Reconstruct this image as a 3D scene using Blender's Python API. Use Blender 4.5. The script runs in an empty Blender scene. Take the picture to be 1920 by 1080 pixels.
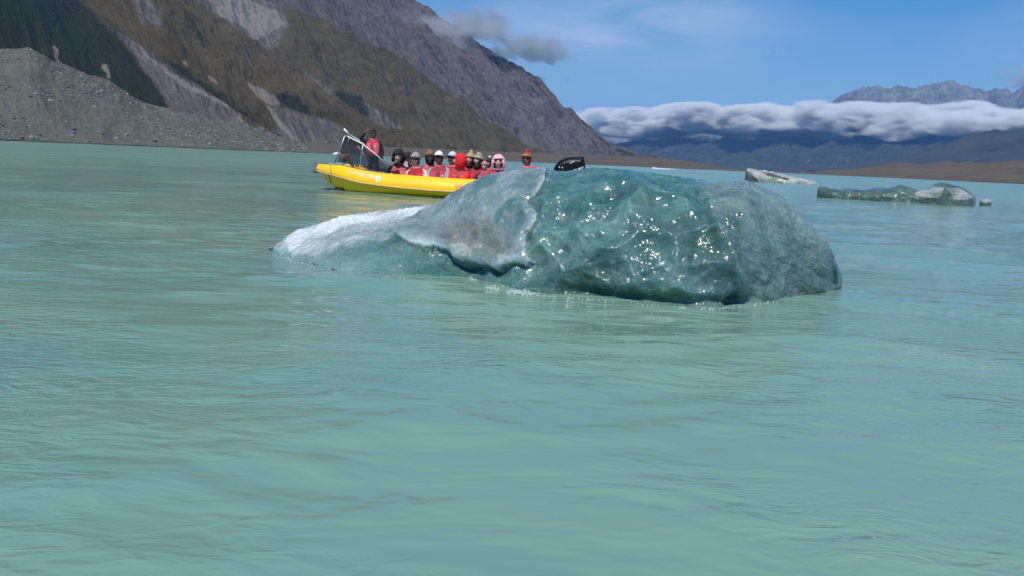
import bpy, bmesh, math, random
import numpy as np
from mathutils import Vector, Matrix
S = bpy.context.scene
COL = S.collection
HAZE = 2.8e-5          # per metre
CLOUDS = True
# ------------------------------------------------------------------ camera
FPX = 1493.0                                    # focal length in photo pixels (1920 wide)
PITCH = math.atan(239.5*math.cos(math.radians(2.5))/FPX)
ROLL = math.radians(2.5)
CAMH = 1.0
f_ = np.array([0, math.cos(PITCH), -math.sin(PITCH)])
u0 = np.array([0, math.sin(PITCH), math.cos(PITCH)])
r0 = np.array([1.0, 0, 0])
r_ = math.cos(ROLL)*r0 + math.sin(ROLL)*u0
u_ = -math.sin(ROLL)*r0 + math.cos(ROLL)*u0
cam_d = bpy.data.cameras.new('camera')
cam = bpy.data.objects.new('camera', cam_d); COL.objects.link(cam)
cam_d.lens = FPX/1920*36; cam_d.sensor_width = 36; cam_d.clip_start = 0.05; cam_d.clip_end = 90000
cam.matrix_world = Matrix(((r_[0], u_[0], -f_[0], 0), (r_[1], u_[1], -f_[1], 0), (r_[2], u_[2], -f_[2], CAMH), (0, 0, 0, 1)))
S.camera = cam
# ------------------------------------------------------------------ world, sun, exposure
SUN = np.array([-0.14, -0.50, 0.85]); SUN /= np.linalg.norm(SUN)
W = bpy.data.worlds.new('World'); S.world = W; W.use_nodes = True
nt = W.node_tree
for n in list(nt.nodes): nt.nodes.remove(n)
wo = nt.nodes.new('ShaderNodeOutputWorld'); bg = nt.nodes.new('ShaderNodeBackground')
sky = nt.nodes.new('ShaderNodeTexSky'); sky.sky_type = 'NISHITA'; sky.sun_disc = False
sky.sun_elevation = math.asin(SUN[2]); sky.sun_rotation = math.atan2(SUN[0], SUN[1]) % (2*math.pi)
sky.altitude = 300; sky.air_density = 1.15; sky.dust_density = 0.6; sky.ozone_density = 3.0
bg.inputs['Strength'].default_value = 0.105
# thin high cirrus, laid over the sky by world direction
tc = nt.nodes.new('ShaderNodeTexCoord')
def wn(t, **k):
    n = nt.nodes.new(t)
    for a, b in k.items(): setattr(n, a, b)
    return n
sep = wn('ShaderNodeSeparateXYZ'); nt.links.new(tc.outputs['Generated'], sep.inputs[0])
def wmath(op, a, b=None, c=None):
    m = wn('ShaderNodeMath', operation=op)
    for i, v in enumerate((a, b, c)):
        if v is None: continue
        if isinstance(v, (int, float)): m.inputs[i].default_value = v
        else: nt.links.new(v, m.inputs[i])
    return m.outputs[0]
az = wmath('ARCTAN2', sep.outputs[0], sep.outputs[1])
el = wmath('ARCSINE', sep.outputs[2])
comb = wn('ShaderNodeCombineXYZ'); nt.links.new(wmath('MULTIPLY', az, 5.0), comb.inputs[0]); nt.links.new(wmath('MULTIPLY', el, 17.0), comb.inputs[1])
cn = wn('ShaderNodeTexNoise'); cn.inputs['Scale'].default_value = 1.1; cn.inputs['Detail'].default_value = 7; cn.inputs['Roughness'].default_value = 0.55; cn.inputs['Distortion'].default_value = 0.5
nt.links.new(comb.outputs[0], cn.inputs['Vector'])
def blob(a0, e0, sa, se):
    da = wmath('DIVIDE', wmath('SUBTRACT', az, a0), sa); de = wmath('DIVIDE', wmath('SUBTRACT', el, e0), se)
    return wmath('EXPONENT', wmath('MULTIPLY', wmath('ADD', wmath('MULTIPLY', da, da), wmath('MULTIPLY', de, de)), -1.0))
b1 = blob(0.10, 0.160, 0.17, 0.055)
b2 = blob(0.15, 0.050, 0.16, 0.020)
b3 = blob(0.60, 0.155, 0.11, 0.040)
mask = wmath('ADD', wmath('ADD', wmath('MULTIPLY', b1, 1.15), wmath('MULTIPLY', b2, 0.65)), wmath('ADD', wmath('MULTIPLY', b3, 0.42), 0.05))
ramp = wn('ShaderNodeMapRange'); ramp.inputs[1].default_value = 0.30; ramp.inputs[2].default_value = 0.68; nt.links.new(cn.outputs['Fac'], ramp.inputs[0])
fac = wmath('MINIMUM', wmath('MULTIPLY', mask, ramp.outputs[0]), 0.9)
mixw = wn('ShaderNodeMix', data_type='RGBA'); nt.links.new(fac, mixw.inputs['Factor'])
hsv = wn('ShaderNodeHueSaturation'); hsv.inputs['Saturation'].default_value = 1.55; hsv.inputs['Value'].default_value = 0.92
nt.links.new(sky.outputs[0], hsv.inputs['Color'])
nt.links.new(hsv.outputs[0], mixw.inputs['A']); mixw.inputs['B'].default_value = (5.2, 6.1, 7.6, 1)
nt.links.new(mixw.outputs['Result'], bg.inputs['Color']); nt.links.new(bg.outputs[0], wo.inputs[0])
sl = bpy.data.lights.new('sun', 'SUN'); sl.energy = 4.8; sl.angle = math.radians(0.53); sl.color = (1.0, 0.955, 0.89)
so = bpy.data.objects.new('sun', sl); COL.objects.link(so)
so.rotation_mode = 'QUATERNION'; so.rotation_quaternion = Vector(SUN).to_track_quat('Z', 'Y'); so.location = (0, 0, 50)
S.view_settings.view_transform = 'Standard'; S.view_settings.look = 'None'; S.view_settings.exposure = 0.0; S.view_settings.gamma = 1.0
S.view_settings.use_curve_mapping = False
cy = S.cycles
cy.max_bounces = 8; cy.diffuse_bounces = 3; cy.glossy_bounces = 3; cy.transmission_bounces = 8; cy.volume_bounces = 4; cy.transparent_max_bounces = 12
cy.use_denoising = True; cy.use_adaptive_sampling = True; cy.adaptive_threshold = 0.015
cy.volume_step_rate = 1.0; cy.volume_max_steps = 128; cy.sample_clamp_indirect = 6.0
cy.caustics_reflective = False; cy.caustics_refractive = False
# ------------------------------------------------------------------ helpers
def ray(px, py):
    d = f_ + ((px-960)/FPX)*r_ + ((540-py)/FPX)*u_
    return d
def at_z(px, py, z=0.0):
    d = ray(px, py); t = (z-CAMH)/d[2]
    return np.array([0, 0, CAMH]) + d*t
def at_dist(px, py, D):
    """point seen at this pixel whose horizontal distance from the camera is D"""
    d = ray(px, py); t = D/math.hypot(d[0], d[1])
    return np.array([0, 0, CAMH]) + d*t
def project(P):
    P = np.asarray(P, float); q = P-np.array([0, 0, CAMH])
    z = q@f_
    return 960+FPX*(q@r_)/z, 540-FPX*(q@u_)/z
def hor(px): return 300.5+(px-960)*math.tan(ROLL)
def pnoise(x, y, z, seed=0):
    """vectorised gradient noise, about -1..1"""
    x = np.asarray(x, np.float64); y = np.asarray(y, np.float64); z = np.asarray(z, np.float64)
    x, y, z = np.broadcast_arrays(x, y, z)
    xi = np.floor(x).astype(np.int64); yi = np.floor(y).astype(np.int64); zi = np.floor(z).astype(np.int64)
    xf = x-xi; yf = y-yi; zf = z-zi
    u = xf*xf*xf*(xf*(xf*6-15)+10); v = yf*yf*yf*(yf*(yf*6-15)+10); w = zf*zf*zf*(zf*(zf*6-15)+10)
    out = 0
    for a in (0, 1):
        for b in (0, 1):
            for c in (0, 1):
                h = ((xi+a)*73856093) ^ ((yi+b)*19349663) ^ ((zi+c)*83492791) ^ (seed*2654435761 & 0x7fffffff)
                h = (h ^ (h >> 13))*1274126177 & 0xffffffff
                h = (h ^ (h >> 16)) & 0xffff
                th = h*(2*math.pi/65536.0)
                hz = ((h*40503) & 0xffff)/32768.0-1.0
                s = np.sqrt(1-hz*hz)
                g = np.cos(th)*s*(xf-a)+np.sin(th)*s*(yf-b)+hz*(zf-c)
                out = out+g*(u if a else 1-u)*(v if b else 1-v)*(w if c else 1-w)
    return out*1.4
def fbm(x, y, z=0.0, octv=5, seed=0, gain=0.5, lac=2.03, ridged=False):
    s = 0; a = 1.0; t = 0
    for i in range(octv):
        n = pnoise(x*lac**i, y*lac**i, z*lac**i+i*7.3, seed+i*17)
        if ridged: n = 1-2*np.abs(n)
        s = s+n*a; t += a; a *= gain
    return s/t
def sstep(a, b, x):
    t = np.clip((x-a)/(b-a), 0, 1); return t*t*(3-2*t)
def mesh_from(name, V, F, mat=None, smooth=True, parent=None):
    me = bpy.data.meshes.new(name)
    V = np.asarray(V, np.float32)
    if isinstance(F, np.ndarray):
        k = F.shape[1]; n = len(F)
        me.vertices.add(len(V)); me.vertices.foreach_set('co', V.ravel())
        me.loops.add(n*k); me.loops.foreach_set('vertex_index', F.astype(np.int32).ravel())
        me.polygons.add(n); me.polygons.foreach_set('loop_start', np.arange(0, n*k, k, dtype=np.int32))
        me.polygons.foreach_set('loop_total', np.full(n, k, np.int32))
        me.update(calc_edges=True); me.validate()
    else:
        me.from_pydata([tuple(map(float, v)) for v in V], [], F); me.update()
    me.polygons.foreach_set('use_smooth', np.full(len(me.polygons), smooth))
    for m in (mat if isinstance(mat, (list, tuple)) else [mat]):
        if m: me.materials.append(m)
    o = bpy.data.objects.new(name, me); COL.objects.link(o)
    if parent: o.parent = parent
    return o
def gridfaces(nu, nv, wrap_u=False):
    """faces of a grid whose vertex index is u*nv+v"""
    uu = np.arange(nu if wrap_u else nu-1); vv = np.arange(nv-1)
    U, V = np.meshgrid(uu, vv, indexing='ij'); U2 = (U+1) % nu
    return np.stack([U*nv+V, U2*nv+V, U2*nv+V+1, U*nv+V+1], -1).reshape(-1, 4)
def add_attr(o, name, vals):
    a = o.data.attributes.new(name, 'FLOAT', 'POINT'); a.data.foreach_set('value', np.asarray(vals, np.float32).ravel())
def tag(o, label=None, cat=None, group=None, kind=None):
    if label: o['label'] = label
    if cat: o['category'] = cat
    if group: o['group'] = group
    if kind: o['kind'] = kind
    return o
def empty(name, loc=(0, 0, 0), rz=0.0):
    o = bpy.data.objects.new(name, None); COL.objects.link(o); o.location = loc; o.rotation_euler = (0, 0, rz); o.empty_display_size = 0.2
    return o
class NB:
    """tiny node-tree builder"""
    def __init__(s, name):
        s.m = bpy.data.materials.new(name); s.m.use_nodes = True; s.t = s.m.node_tree
        s.b = s.t.nodes.get('Principled BSDF'); s.out = s.t.nodes.get('Material Output')
    def n(s, t, **k):
        n = s.t.nodes.new(t)
        for a, b in k.items(): setattr(n, a, b)
        return n
    def l(s, a, b): s.t.links.new(a, b)
    def set(s, **k):
        for a, v in k.items():
            i = s.b.inputs[a.replace('_', ' ')]
            if hasattr(v, 'links') or isinstance(v, bpy.types.NodeSocket): s.l(v, i)
            else: i.default_value = v
        return s
    def math(s, op, a, b=None, c=None, clamp=False):
        m = s.n('ShaderNodeMath', operation=op); m.use_clamp = clamp
        for i, v in enumerate((a, b, c)):
            if v is None: continue
            if isinstance(v, (int, float)): m.inputs[i].default_value = v
            else: s.l(v, m.inputs[i])
        return m.outputs[0]
    def mix(s, f, a, b):
        m = s.n('ShaderNodeMix', data_type='RGBA')
        for i, v in (('Factor', f), ('A', a), ('B', b)):
            if isinstance(v, (int, float)): m.inputs[i].default_value = v
            elif isinstance(v, tuple): m.inputs[i].default_value = (*v[:3], 1)
            else: s.l(v, m.inputs[i])
        return m.outputs['Result']
    def coord(s, scale=(1, 1, 1), rot=(0, 0, 0), which='Object'):
        t = s.n('ShaderNodeTexCoord'); mp = s.n('ShaderNodeMapping'); s.l(t.outputs[which], mp.inputs[0])
        mp.inputs['Scale'].default_value = scale; mp.inputs['Rotation'].default_value = rot
        return mp.outputs[0]
    def noise(s, vec, scale, detail=5, rough=0.5, dist=0.0, out='Fac'):
        n = s.n('ShaderNodeTexNoise'); s.l(vec, n.inputs['Vector'])
        n.inputs['Scale'].default_value = scale; n.inputs['Detail'].default_value = detail; n.inputs['Roughness'].default_value = rough; n.inputs['Distortion'].default_value = dist
        return n.outputs[out]
    def rng(s, v, a, b, c=0.0, d=1.0):
        m = s.n('ShaderNodeMapRange'); s.l(v, m.inputs[0])
        for i, x in enumerate((a, b, c, d)): m.inputs[i+1].default_value = x
        return m.outputs[0]
    def attr(s, name):
        a = s.n('ShaderNodeAttribute'); a.attribute_name = name; return a.outputs['Fac']
    def bump(s, h, strength, dist, normal=None):
        b = s.n('ShaderNodeBump'); b.inputs['Strength'].default_value = strength; b.inputs['Distance'].default_value = dist
        s.l(h, b.inputs['Height'])
        if normal is not None: s.l(normal, b.inputs['Normal'])
        return b.outputs[0]
def plain(name, col, rough=0.6, metal=0.0, coat=0.0, var=0.12, scale=6.0, bump=0.0, spec=0.5):
    nb = NB(name); v = nb.coord()
    n = nb.noise(v, scale, 4, 0.6)
    c = nb.mix(nb.rng(n, 0.3, 0.7), tuple(x*(1-var) for x in col), tuple(min(1, x*(1+var)) for x in col))
    nb.set(Base_Color=c, Roughness=rough, Metallic=metal, Coat_Weight=coat, Specular_IOR_Level=spec)
    if bump: nb.set(Normal=nb.bump(nb.noise(v, scale*4, 4, 0.6), bump, 0.02))
    return nb.m
# ------------------------------------------------------------------ water
def build_water():
    rings = [0.35]
    while rings[-1] < 1.5: rings.append(rings[-1]*1.03)
    while rings[-1] < 13: rings.append(rings[-1]*1.0058)
    while rings[-1] < 60: rings.append(rings[-1]*1.016)
    while rings[-1] < 42000: rings.append(rings[-1]*1.04)
    R = np.array([0.0]+rings)
    fa = np.linspace(-0.80, 0.80, 760); ba = np.linspace(0.80, 2*math.pi-0.80, 100)[1:-1]
    A = np.concatenate([fa, ba])
    aa, rr = np.meshgrid(A, R, indexing='ij')
    X = rr*np.sin(aa); Y = rr*np.cos(aa)
    Z = np.zeros_like(X)
    near = rr < 400
    x, y, r = X[near], Y[near], rr[near]
    fade = lambda wl: 1-sstep(wl*22, wl*60, r)
    wx = x+0.35*pnoise(x*0.5, y*0.5, 3.1); wy = y+0.35*pnoise(x*0.5, y*0.5, 9.7, 5)
    ca, sa = math.cos(0.18), math.sin(0.18)
    p, q = ca*wx+sa*wy, -sa*wx+ca*wy
    h = 0.045*fbm(p*0.22, q*0.50, 0, 2, 11)*fade(4.0)
    h += 0.031*pnoise(p*0.75, q*1.5, 1.3, 21)*fade(1.6)
    calm = sstep(-0.35, 0.35, pnoise(x*0.30, y*0.42, 4.4, 77))
    h += 0.0125*(0.12+calm)*pnoise(p*2.2, q*4.6, 2.1, 31)*fade(0.6)
    c2, s2 = math.cos(-0.35), math.sin(-0.35); p2, q2 = c2*wx+s2*wy, -s2*wx+c2*wy
    h += 0.0042*(0.08+calm)*pnoise(p2*4.5, q2*10, 5.1, 41)*fade(0.28)
    h += 0.05*fbm(x*0.05, y*0.09, 0, 3, 61)*sstep(10, 30, r)*(1-sstep(150, 390, r))*0.8
    Z[near] = h
    V = np.stack([X, Y, Z], -1).reshape(-1, 3)
    F = gridfaces(len(A), len(R), wrap_u=True)
    F = F[:, ::-1]
    nb = NB('glacial_water')
    v = nb.coord(which='Object')
    def wave(scale, sx, sy, rot, det=2.0, dist=0.3):
        mp = nb.n('ShaderNodeMapping'); nb.l(v, mp.inputs[0]); mp.inputs['Scale'].default_value = (sx, sy, 1); mp.inputs['Rotation'].default_value = (0, 0, rot)
        return nb.noise(mp.outputs[0], scale, det, 0.5, dist)
    refl_patch = nb.rng(wave(0.16, 1, 1.8, 0.2, 3, 0.8), 0.35, 0.65)
    col = nb.mix(refl_patch, (0.136, 0.266, 0.226), (0.184, 0.306, 0.228))  # silty base colour, with uneven sky reflection painted in as yellow-green patches
    patch = nb.rng(wave(0.22, 1, 1.6, 0.5, 3, 0.5), 0.44, 0.60, 0.03, 1.0)
    h1 = wave(1.3, 1, 2.2, 0.15, 3, 0.4)
    h2 = nb.math('MULTIPLY', nb.math('ABSOLUTE', nb.math('SUBTRACT', wave(4.5, 1, 2.2, -0.3, 3, 0.5), 0.5)), patch)
    h3 = nb.math('MULTIPLY', wave(17, 1, 2.0, 0.5, 3, 0.3), patch)
    n1 = nb.bump(h1, 0.45, 0.10); n2 = nb.bump(h2, 0.9, -0.060, n1); n3 = nb.bump(h3, 0.7, 0.007, n2)
    gp = nb.n('ShaderNodeVectorMath', operation='LENGTH'); nb.l(v, gp.inputs[0]); dist = gp.outputs['Value']
    nb.set(Base_Color=col, Roughness=nb.rng(dist, 8, 70, 0.05, 0.24), IOR=1.333, Normal=n3)
    nb.set(Subsurface_Weight=0.0)
    o = mesh_from('lake_water', V, F, nb.m)
    tag(o, kind='structure')
build_water()
# lake bed / land sheet far below and around so the ground reaches the horizon
# ------------------------------------------------------------------ mountains
def interp_curve(pts, n, jitter=0.0):
    pts = np.array(pts, float)
    xs = np.linspace(pts[0, 0], pts[-1, 0], n)
    return xs, [np.interp(xs, pts[:, 0], pts[:, k]) for k in range(1, pts.shape[1])]
def poly_mask(px, py, poly, soft=0.0):
    """1 inside the polygon (even-odd), evaluated for arrays"""
    inside = np.zeros(px.shape, bool); n = len(poly)
    for i in range(n):
        x1, y1 = poly[i]; x2, y2 = poly[(i+1) % n]
        c = ((y1 > py) != (y2 > py))
        t = np.where(c, (x2-x1)*(py-y1)/((y2-y1) if y2 != y1 else 1e-9)+x1, 0)
        inside ^= c & (px < t)
    return inside.astype(float)
def ridge(name, crest, foot, nu, nv, mat, amp=40, gl=160, prof=1.0, seed=1, crest_noise=6, masks=None, back=0.5, skew=0.0, fine=1.0, label=None):
    """terrain flank: crest (px, py, D) seen against the sky, foot (px, py, D) where it meets the valley floor; the far side falls away behind."""
    xs, (cy_, cd) = interp_curve(crest, nu)
    fx, (fy, fd) = interp_curve(foot, nu)
    C = np.array([at_dist(a, b, d) for a, b, d in zip(xs, cy_, cd)])
    B = np.array([at_dist(a, b, d) for a, b, d in zip(fx, fy, fd)])
    B[:, 2] = np.minimum(B[:, 2], C[:, 2]-1)
    along = np.concatenate([[0], np.cumsum(np.linalg.norm(np.diff(C[:, :2], axis=0), axis=1))])
    nb_ = max(6, nv//8)
    v = np.linspace(0, 1, nv)
    P = C[:, None, :]*(1-v[None, :, None])+B[:, None, :]*v[None, :, None]
    if prof != 1.0:
        vz = v**prof
        P[:, :, 2] = C[:, None, 2]*(1-vz[None])+B[:, None, 2]*vz[None]
    L = np.linalg.norm(B-C, axis=1)
    a = np.repeat(along[:, None], nv, 1); s = v[None]*L[:, None]
    sk = a+skew*s
    env = sstep(0.0, 0.10, v)[None]*np.ones_like(a); env = 0.12+0.88*env
    foot_env = 1-0.85*sstep(0.80, 1.0, v)[None]
    warp = 0.6*fbm(sk/(gl*2.5), s/(gl*3), 0, 3, seed+5)
    g = fbm(sk/gl+warp, s/(gl*4.5), 0, 6, seed, 0.55, ridged=True)
    r = fbm(sk/(gl*0.35), s/(gl*0.5), 0, 5, seed+9, 0.6)
    d = (amp*(g-0.25)+amp*0.35*fine*r)*env*foot_env
    tow = -P[:, :, :2]/np.linalg.norm(P[:, :, :2], axis=2, keepdims=True)
    out = P.copy()
    out[:, :, 2] += d*0.55
    out[:, :, :2] += tow*(d*0.75)[:, :, None]
    cz = crest_noise*fbm(along/(gl*0.25), 0.0, 0, 6, seed+33, 0.62)
    out[:, :, 2] += cz[:, None]*(1-sstep(0, 0.12, v))[None]
    # back side
    bv = np.linspace(1, 0, nb_, endpoint=False)
    away = -tow[:, :1, :]
    bk = np.repeat(out[:, :1, :], nb_, 1)
    H = C[:, 2][:, None]
    bk[:, :, :2] += away*(bv[None, :, None]*(H*back*2.2)[:, :, None])
    bk[:, :, 2] = out[:, :1, 2]*(1-bv[None]**1.2*0.98)-2*bv[None]
    full = np.concatenate([bk, out], 1)
    nvt = nv+nb_
    ppx, ppy = project(full.reshape(-1, 3))
    o = mesh_from(name, full.reshape(-1, 3), gridfaces(nu, nvt), mat)
    G = np.concatenate([np.zeros((nu, nb_)), g], 1).ravel()
    add_attr(o, 'gully', G)
    fa = np.concatenate([np.repeat(sk[:, :1], nb_, 1), sk+gl*0.5*warp], 1).ravel(); fd = np.concatenate([np.zeros((nu, nb_)), s], 1).ravel()
    add_attr(o, 'fall_across', fa); add_attr(o, 'fall_down', fd)
    sv = np.concatenate([np.zeros((nu, nb_)), v[None]*np.ones((nu, 1))], 1).ravel()
    add_attr(o, 'slope_pos', sv)
    co = full.reshape(-1, 3)
    jn = fbm(ppx/35, ppy/35, 0, 4, seed+71, 0.6)*14; jm = fbm(ppx/35, ppy/35, 5, 4, seed+91, 0.6)*10
    for key in ('forest', 'scree', 'rock'):
        m = np.zeros(len(co))
        for poly in (masks or {}).get(key, []):
            acc = 0; R_ = 3.5 if key == 'scree' else 10
            for q in range(14):
                an = q*2.399963; rr = R_*math.sqrt((q+.5)/14); acc = acc+poly_mask(ppx+jn*0.8+rr*math.cos(an), ppy+jm*0.8+rr*math.sin(an), poly)
            m = np.maximum(m, acc/14)
        add_attr(o, key, m)
    tag(o, kind='structure')
    return o
def mountain_mat(name, streak=1.0, tuss=(0.082, 0.068, 0.040), rock=(0.122, 0.114, 0.110), forest=(0.019, 0.026, 0.017), pale=(0.27, 0.255, 0.235), rockiness=0.0, sc=1.0, bstr=0.8):
    nb = NB(name); v = nb.coord()
    n1 = nb.noise(v, 0.010*sc, 8, 0.62, 0.6); n2 = nb.noise(v, 0.045*sc, 8, 0.7, 0.4); n3 = nb.noise(v, 0.004*sc, 4, 0.5, 0.5)
    n4 = nb.noise(v, 0.2*sc, 5, 0.7)
    cx_ = nb.n('ShaderNodeCombineXYZ'); nb.l(nb.attr('fall_across'), cx_.inputs[0]); nb.l(nb.math('MULTIPLY', nb.attr('fall_down'), 0.16), cx_.inputs[1])
    st = nb.noise(cx_.outputs[0], 0.055*sc, 8, 0.72, 0.5)
    g = nb.attr('gully')
    rk = nb.math('ADD', nb.math('ADD', nb.attr('rock'), rockiness), nb.math('MULTIPLY', nb.math('SUBTRACT', n2, 0.5), 1.9))
    rk = nb.math('ADD', rk, nb.math('MULTIPLY', nb.math('SUBTRACT', n3, 0.5), 1.4))
    rk = nb.math('ADD', nb.math('SUBTRACT', rk, nb.math('MULTIPLY', g, 0.15)), nb.math('MULTIPLY', nb.math('SUBTRACT', st, 0.5), 1.3*streak))
    st = nb.math('ADD', nb.math('MULTIPLY', st, streak*0.75), nb.math('MULTIPLY', nb.noise(nb.coord((1, 1, 0.6)), 0.03*sc, 8, 0.72, 0.9), 1-streak*0.75))
    rk = nb.rng(rk, 0.20, 0.62)
    tus = nb.mix(nb.rng(n1, 0.35, 0.65), tuple(x*0.70 for x in tuss), tuple(x*1.25 for x in tuss))
    rc = nb.mix(nb.rng(st, 0.38, 0.66), tuple(x*0.55 for x in rock), tuple(x*1.55 for x in rock))
    c = nb.mix(rk, tus, rc)
    fo = nb.rng(nb.math('ADD', nb.attr('forest'), nb.math('MULTIPLY', nb.math('SUBTRACT', nb.math('MULTIPLY_ADD', n2, 0.5, nb.math('MULTIPLY', st, 0.5)), 0.5), 2.6)), 0.35, 0.75)
    fc = nb.mix(nb.rng(n4, 0.3, 0.7), tuple(x*0.7 for x in forest), tuple(x*1.6 for x in forest))
    c = nb.mix(fo, c, fc)
    sc_ = nb.rng(nb.math('ADD', nb.attr('scree'), nb.math('MULTIPLY', nb.math('SUBTRACT', st, 0.5), 2.2)), 0.38, 0.80)
    pc = nb.mix(nb.rng(n4, 0.3, 0.7), tuple(x*0.65 for x in pale), tuple(x*1.2 for x in pale))
    c = nb.mix(nb.math('MULTIPLY', sc_, 0.68), c, pc)
    # scattered bare stones
    sp = nb.rng(nb.noise(v, 0.13*sc, 4, 0.8, 0.3), 0.66, 0.74, 0, 0.55)
    c = nb.mix(sp, c, tuple(x*1.5 for x in rock))
    h = nb.math('ADD', nb.math('ADD', nb.math('MULTIPLY', n2, 0.9), nb.math('MULTIPLY', n4, 0.35)), nb.math('MULTIPLY', st, 1.1*streak))
    nb.set(Base_Color=c, Roughness=0.95, Specular_IOR_Level=0.15, Normal=nb.bump(h, bstr, 14/sc))
    return nb.m
M_main = mountain_mat('bare_mountain_rock', tuss=(0.085, 0.074, 0.056), rock=(0.122, 0.110, 0.106), rockiness=0.52, sc=0.75, streak=0.45, bstr=1.0)
M_spur = mountain_mat('tussock_mountain', rockiness=-0.05)
M_spur2 = mountain_mat('forested_mountain', rockiness=-0.05, tuss=(0.072, 0.063, 0.041), sc=1.5)
# the great bare mountain behind
ridge('mountain_face',
      [(60, -900, 5200), (300, -560, 5000), (520, -300, 4800), (700, -80, 4600), (770, -2, 4500), (795, 12, 4450), (820, 30, 4400), (852, 50, 4350), (885, 72, 4300), (912, 92, 4250), (932, 105, 4250), (962, 122, 4200), (985, 142, 4200), (1010, 164, 4150), (1035, 190, 4150), (1048, 206, 4100), (1062, 214, 4100), (1090, 242, 4050), (1118, 268, 4000), (1150, 290, 4000), (1165, 302, 3980), (1200, 311, 3950)],
      [(500, 300, 3000), (700, 300, 3000), (850, 298, 3050), (1000, 303, 3200), (1170, 311, 3700), (1240, 313, 3800)],
      760, 420, M_main, amp=150, gl=330, seed=3, crest_noise=22, skew=0.0,
      masks={'rock': [[(480, -900), (830, -900), (1200, 330), (900, 330), (860, 210), (700, 110), (520, 0)]]})
# middle spurs
ridge('mountain_spur_far',
      [(-150, -520, 3300), (200, -220, 3250), (420, -60, 3200), (490, 0, 3150), (540, 14, 3100), (606, 36, 3000), (677, 73, 2900), (737, 106, 2850), (788, 136, 2800), (836, 174, 2750), (875, 207, 2700), (915, 236, 2650), (960, 262, 2600), (1000, 282, 2550), (1030, 294, 2500)],
      [(100, 296, 1850), (500, 290, 1900), (700, 290, 2000), (900, 298, 2150), (1040, 304, 2350)],
      700, 420, M_spur, amp=85, gl=230, seed=12, crest_noise=10,
      masks={'rock': [[(340, -40), (480, -40), (545, 45), (520, 90), (470, 95), (400, 45)], [(560, 130), (700, 200), (800, 270), (760, 285), (600, 210)]],
             'scree': [[(385, -10), (440, -10), (520, 20), (535, 45), (490, 70), (478, 78), (470, 60), (420, 35)], [(565, 145), (575, 145), (583, 158), (574, 158)]],
             'forest': [[(620, 165), (680, 180), (700, 220), (640, 215)]]})
ridge('mountain_spur_middle',
      [(-250, -700, 2500), (0, -430, 2450), (200, -200, 2350), (352, 0, 2250), (395, 26, 2200), (423, 44, 2180), (467, 80, 2120), (500, 104, 2080), (567, 143, 2000), (605, 172, 1950), (640, 197, 1900), (680, 222, 1850), (720, 245, 1800), (760, 262, 1760), (800, 276, 1720), (840, 286, 1700)],
      [(50, 280, 1200), (300, 278, 1250), (520, 278, 1300), (680, 284, 1400), (860, 294, 1600)],
      700, 420, M_spur, amp=60, gl=170, seed=23, crest_noise=7,
      masks={'scree': [[(460, 152), (485, 162), (527, 192), (525, 197), (508, 196), (497, 192), (475, 172)], [(340, 112), (350, 118), (349, 128), (341, 122)], [(495, 192), (508, 196), (530, 230), (556, 262), (548, 264), (520, 232)], [(388, 140), (410, 155), (408, 160), (390, 150)]],
             'rock': [[(508, 190), (640, 235), (640, 290), (500, 290), (520, 240)], [(240, -30), (310, 20), (300, 60), (255, 40)]],
             'forest': [[(285, 95), (330, 118), (400, 165), (470, 222), (530, 262), (505, 262), (430, 205), (330, 135)], [(500, 170), (560, 178), (590, 220), (540, 205)]]})
ridge('mountain_spur_near',
      [(-400, -640, 1700), (-200, -400, 1650), (0, -160, 1550), (130, -12, 1480), (190, 26, 1440), (235, 62, 1400), (275, 92, 1350), (320, 126, 1300), (370, 158, 1250), (425, 196, 1200), (470, 226, 1160), (505, 248, 1130), (540, 266, 1100), (570, 276, 1090)],
      [(-300, 262, 780), (0, 262, 800), (250, 268, 850), (450, 276, 920), (590, 283, 1040)],
      640, 420, M_spur2, amp=13, gl=95, seed=37, crest_noise=4,
      masks={'forest': [[(-400, -400), (60, -400), (150, 0), (205, 50), (260, 115), (300, 170), (320, 215), (330, 240), (-400, 240)], [(520, 246), (560, 262), (555, 270), (500, 262)]],
             'scree': [[(214, 44), (222, 46), (245, 66), (238, 62)], [(244, 76), (252, 78), (275, 100), (302, 124), (330, 140), (372, 166), (440, 204), (430, 204), (362, 172), (330, 152), (290, 120)], [(97, 88), (103, 86), (112, 95), (110, 110), (114, 120), (106, 120), (100, 104)], [(194, 116), (205, 122), (208, 150), (203, 152), (201, 134), (192, 124)], [(446, 206), (456, 214), (462, 230), (452, 224)], [(484, 234), (492, 238), (494, 246), (486, 244)]],
             'rock': [[(205, 45), (260, 80), (330, 135), (450, 210), (480, 250), (330, 250), (300, 180), (262, 115)]]})
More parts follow.
